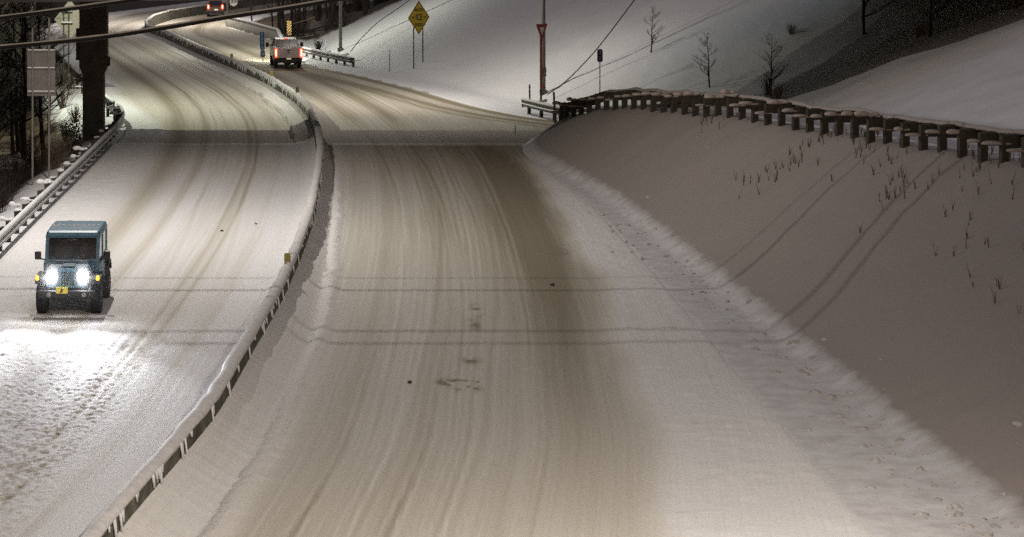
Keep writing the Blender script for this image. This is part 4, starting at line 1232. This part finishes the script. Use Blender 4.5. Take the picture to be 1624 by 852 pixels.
for sx in (-1, 1):
    x0, x1 = (.935, .975) if sx > 0 else (-.975, -.935)
    MB().add([(sx * .972, 2.3, 1.40), (sx * .972, 3.5, 1.40), (sx * .79, 3.42, 1.92), (sx * .79, 2.42, 1.92), (sx * .985, 2.3, 1.40), (sx * .985, 3.5, 1.40), (sx * .803, 3.42, 1.92), (sx * .803, 2.42, 1.92)],
             [(0, 1, 2, 3), (7, 6, 5, 4), (0, 4, 5, 1), (1, 5, 6, 2), (2, 6, 7, 3), (3, 7, 4, 0)]).build('side_window', M['glass'], cabp)
    lamp = MB().box((sx * .90, -.065, 1.10), (.16, .12, .62), bev=.03).build('tail_light', M['brake'], truck)
    MB().box((sx * .905, -.13, 1.10), (.07, .02, .46), bev=.01).build('lit_core', M['brake_core'], lamp)
    mr = MB().box((sx * 1.27, 3.5, 1.47), (.22, .12, .34), bev=.03); mr.tube([(sx * .96, 3.5, 1.42), (sx * 1.2, 3.5, 1.45)], .035, 8)
    mr.build('mirror', M['plastic'], truck)
    fl = MB(); prof = [(.42, .55), (.55, .88), (.75, .99), (1.15, .99), (1.35, .88), (1.48, .55), (1.40, .55), (1.28, .83), (1.12, .92), (.78, .92), (.62, .83), (.50, .55)]
    a0, a1 = (.975, 1.03) if sx > 0 else (-1.03, -.975)
    fl.prism(prof, a0, a1).build('wheel_arch', M['truck'], truck)
    wheel(truck, (sx * .84, .95, .40), .40, .27, sx, M['rim'])
    wheel(truck, (sx * .84, 4.45, .40), .40, .27, sx, M['rim'])
    MB().box((sx * .84, 1.55, .46), (.28, .02, .38)).build('mud_flap', M['plastic'], truck)
bp = MB().box((0, -.24, .60), (1.86, .22, .20), bev=.03).build('bumper', M['chassis'], truck)
MB().box((0, -.36, .68), (.33, .02, .17), bev=.005).build('licence_plate', M['plate_white'], bp)
MB().plate([(-.10, .64), (.10, .64), (.10, .655), (-.10, .655)], -.376, -.371).build('plate_print', M['black'], bp)
MB().box((0, -.30, .42), (.14, .3, .12), bev=.02).build('tow_hitch', M['chassis'], truck)
MB().blob((0, 1.0, .36), (.28, .24, .18), 2, 2, .04).build('differential', M['chassis'], truck)
MB().tube([(-.84, .95, .40), (.84, .95, .40)], .05, 10).build('rear_axle', M['chassis'], truck)
# front lamps of the pickup light the road ahead
for sx in (-1, 1):
    MB().box((sx * .78, 5.2, 1.05), (.3, .06, .18), bev=.02).build('headlight', M['head'], truck)
    ld = bpy.data.lights.new('headlight_beam', 'SPOT'); ld.energy = 5000; ld.color = (1, .93, .82); ld.spot_size = R(50); ld.spot_blend = .5; ld.shadow_soft_size = .09
    lo = bpy.data.objects.new('headlight_beam', ld); COL.objects.link(lo); lo.parent = truck
    lo.location = (sx * .78, 5.4, 1.05); lo.rotation_euler = (R(90 - 6), 0, R(4))

# --- far dark maroon car driving away
cp = at(341.5, 27.0)
car = thing('distant_car', 'distant dark maroon car with red tail lights under the overpass edge', 'car', (cp.x, cp.y + .2, 0), R(2))
loft([rrect(0, .66, 1.72, .62, .12, -.1), rrect(0, .72, 1.76, .72, .14, .2), rrect(0, .72, 1.76, .70, .14, 3.2), rrect(0, .66, 1.68, .52, .12, 4.3)]).build('body', M['maroon'], car)
ch = loft([[(-.82, .15, 1.05), (.82, .15, 1.05), (.66, .55, 1.66), (-.66, .55, 1.66)], [(-.82, 1.0, 1.05), (.82, 1.0, 1.05), (.67, 1.1, 1.72), (-.67, 1.1, 1.72)], [(-.82, 2.2, 1.05), (.82, 2.2, 1.05), (.66, 1.9, 1.7), (-.66, 1.9, 1.7)], [(-.80, 3.1, 1.03), (.80, 3.1, 1.03), (.72, 3.0, 1.07), (-.72, 3.0, 1.07)]]).build('cabin', M['maroon'], car)
MB().add([(-.7, .155, 1.12), (.7, .155, 1.12), (.58, .48, 1.58), (-.58, .48, 1.58), (-.7, .18, 1.12), (.7, .18, 1.12), (.58, .5, 1.58), (-.58, .5, 1.58)], [(0, 1, 2, 3), (7, 6, 5, 4), (0, 4, 5, 1), (1, 5, 6, 2), (2, 6, 7, 3), (3, 7, 4, 0)]).build('rear_window', M['glass'], ch)
MB().box((0, -.14, .45), (1.62, .14, .26), bev=.04).build('bumper', M['chassis'], car)
MB().box((.08, -.115, .72), (.36, .03, .14), bev=.005).build('licence_plate', M['plate_white'], car)
for sx in (-1, 1):
    l_ = MB().box((sx * .70, -.10, 1.0), (.22, .10, .42), bev=.03).build('tail_light', M['brake'], car)
    MB().box((sx * .70, -.16, 1.0), (.09, .02, .28), bev=.01).build('lit_core', M['brake_core'], l_)
    for yy in (.75, 3.4): wheel(car, (sx * .74, yy, .32), .32, .2, sx, M['rim'])

# thin mist added round the off-road vehicle's front: snow spray and a headlight halo
mm = bpy.data.materials.new('headlight_glow_mist'); mm.use_nodes = True
nt = mm.node_tree; nt.nodes.remove(nt.nodes['Principled BSDF'])
pv = nt.nodes.new('ShaderNodeVolumePrincipled'); pv.inputs['Color'].default_value = (.97, .97, 1, 1); pv.inputs['Anisotropy'].default_value = .3
pv.inputs['Density'].default_value = .04
mm.cycles.homogeneous_volume = True; mm.cycles.volume_sampling = 'EQUIANGULAR'
nt.links.new(pv.outputs[0], nt.nodes['Material Output'].inputs['Volume'])
sp_ = MB(); bm_ = bmesh.new(); bmesh.ops.create_icosphere(bm_, subdivisions=3, radius=1); sp_.bm(bm_)
sp_ = sp_.build('headlight_glow_mist', mm, None, kind='stuff')
sp_.location = (jeep.location.x, jeep.location.y - 1.95, .95); sp_.scale = (1.3, .55, 1.15)

for sx in (-1, 1):
    for dens, (a_, b_, c_) in ((.5, (.27, .12, .42)), (1.6, (.19, .09, .31))):  # denser mist ellipsoids added at each headlight to imitate its bloom
        m2 = mm.copy(); m2.node_tree.nodes['Principled Volume'].inputs['Density'].default_value = dens
        m2.cycles.homogeneous_volume = True; m2.cycles.volume_sampling = 'EQUIANGULAR'
        q = MB(); bm_ = bmesh.new(); bmesh.ops.create_icosphere(bm_, subdivisions=3, radius=1); q.bm(bm_, None, True)
        q = q.build('headlight_glow_mist', m2, None, kind='stuff')
        q.location = (jeep.location.x + sx * .405, jeep.location.y - 1.80, 1.05); q.scale = (a_, b_, c_)
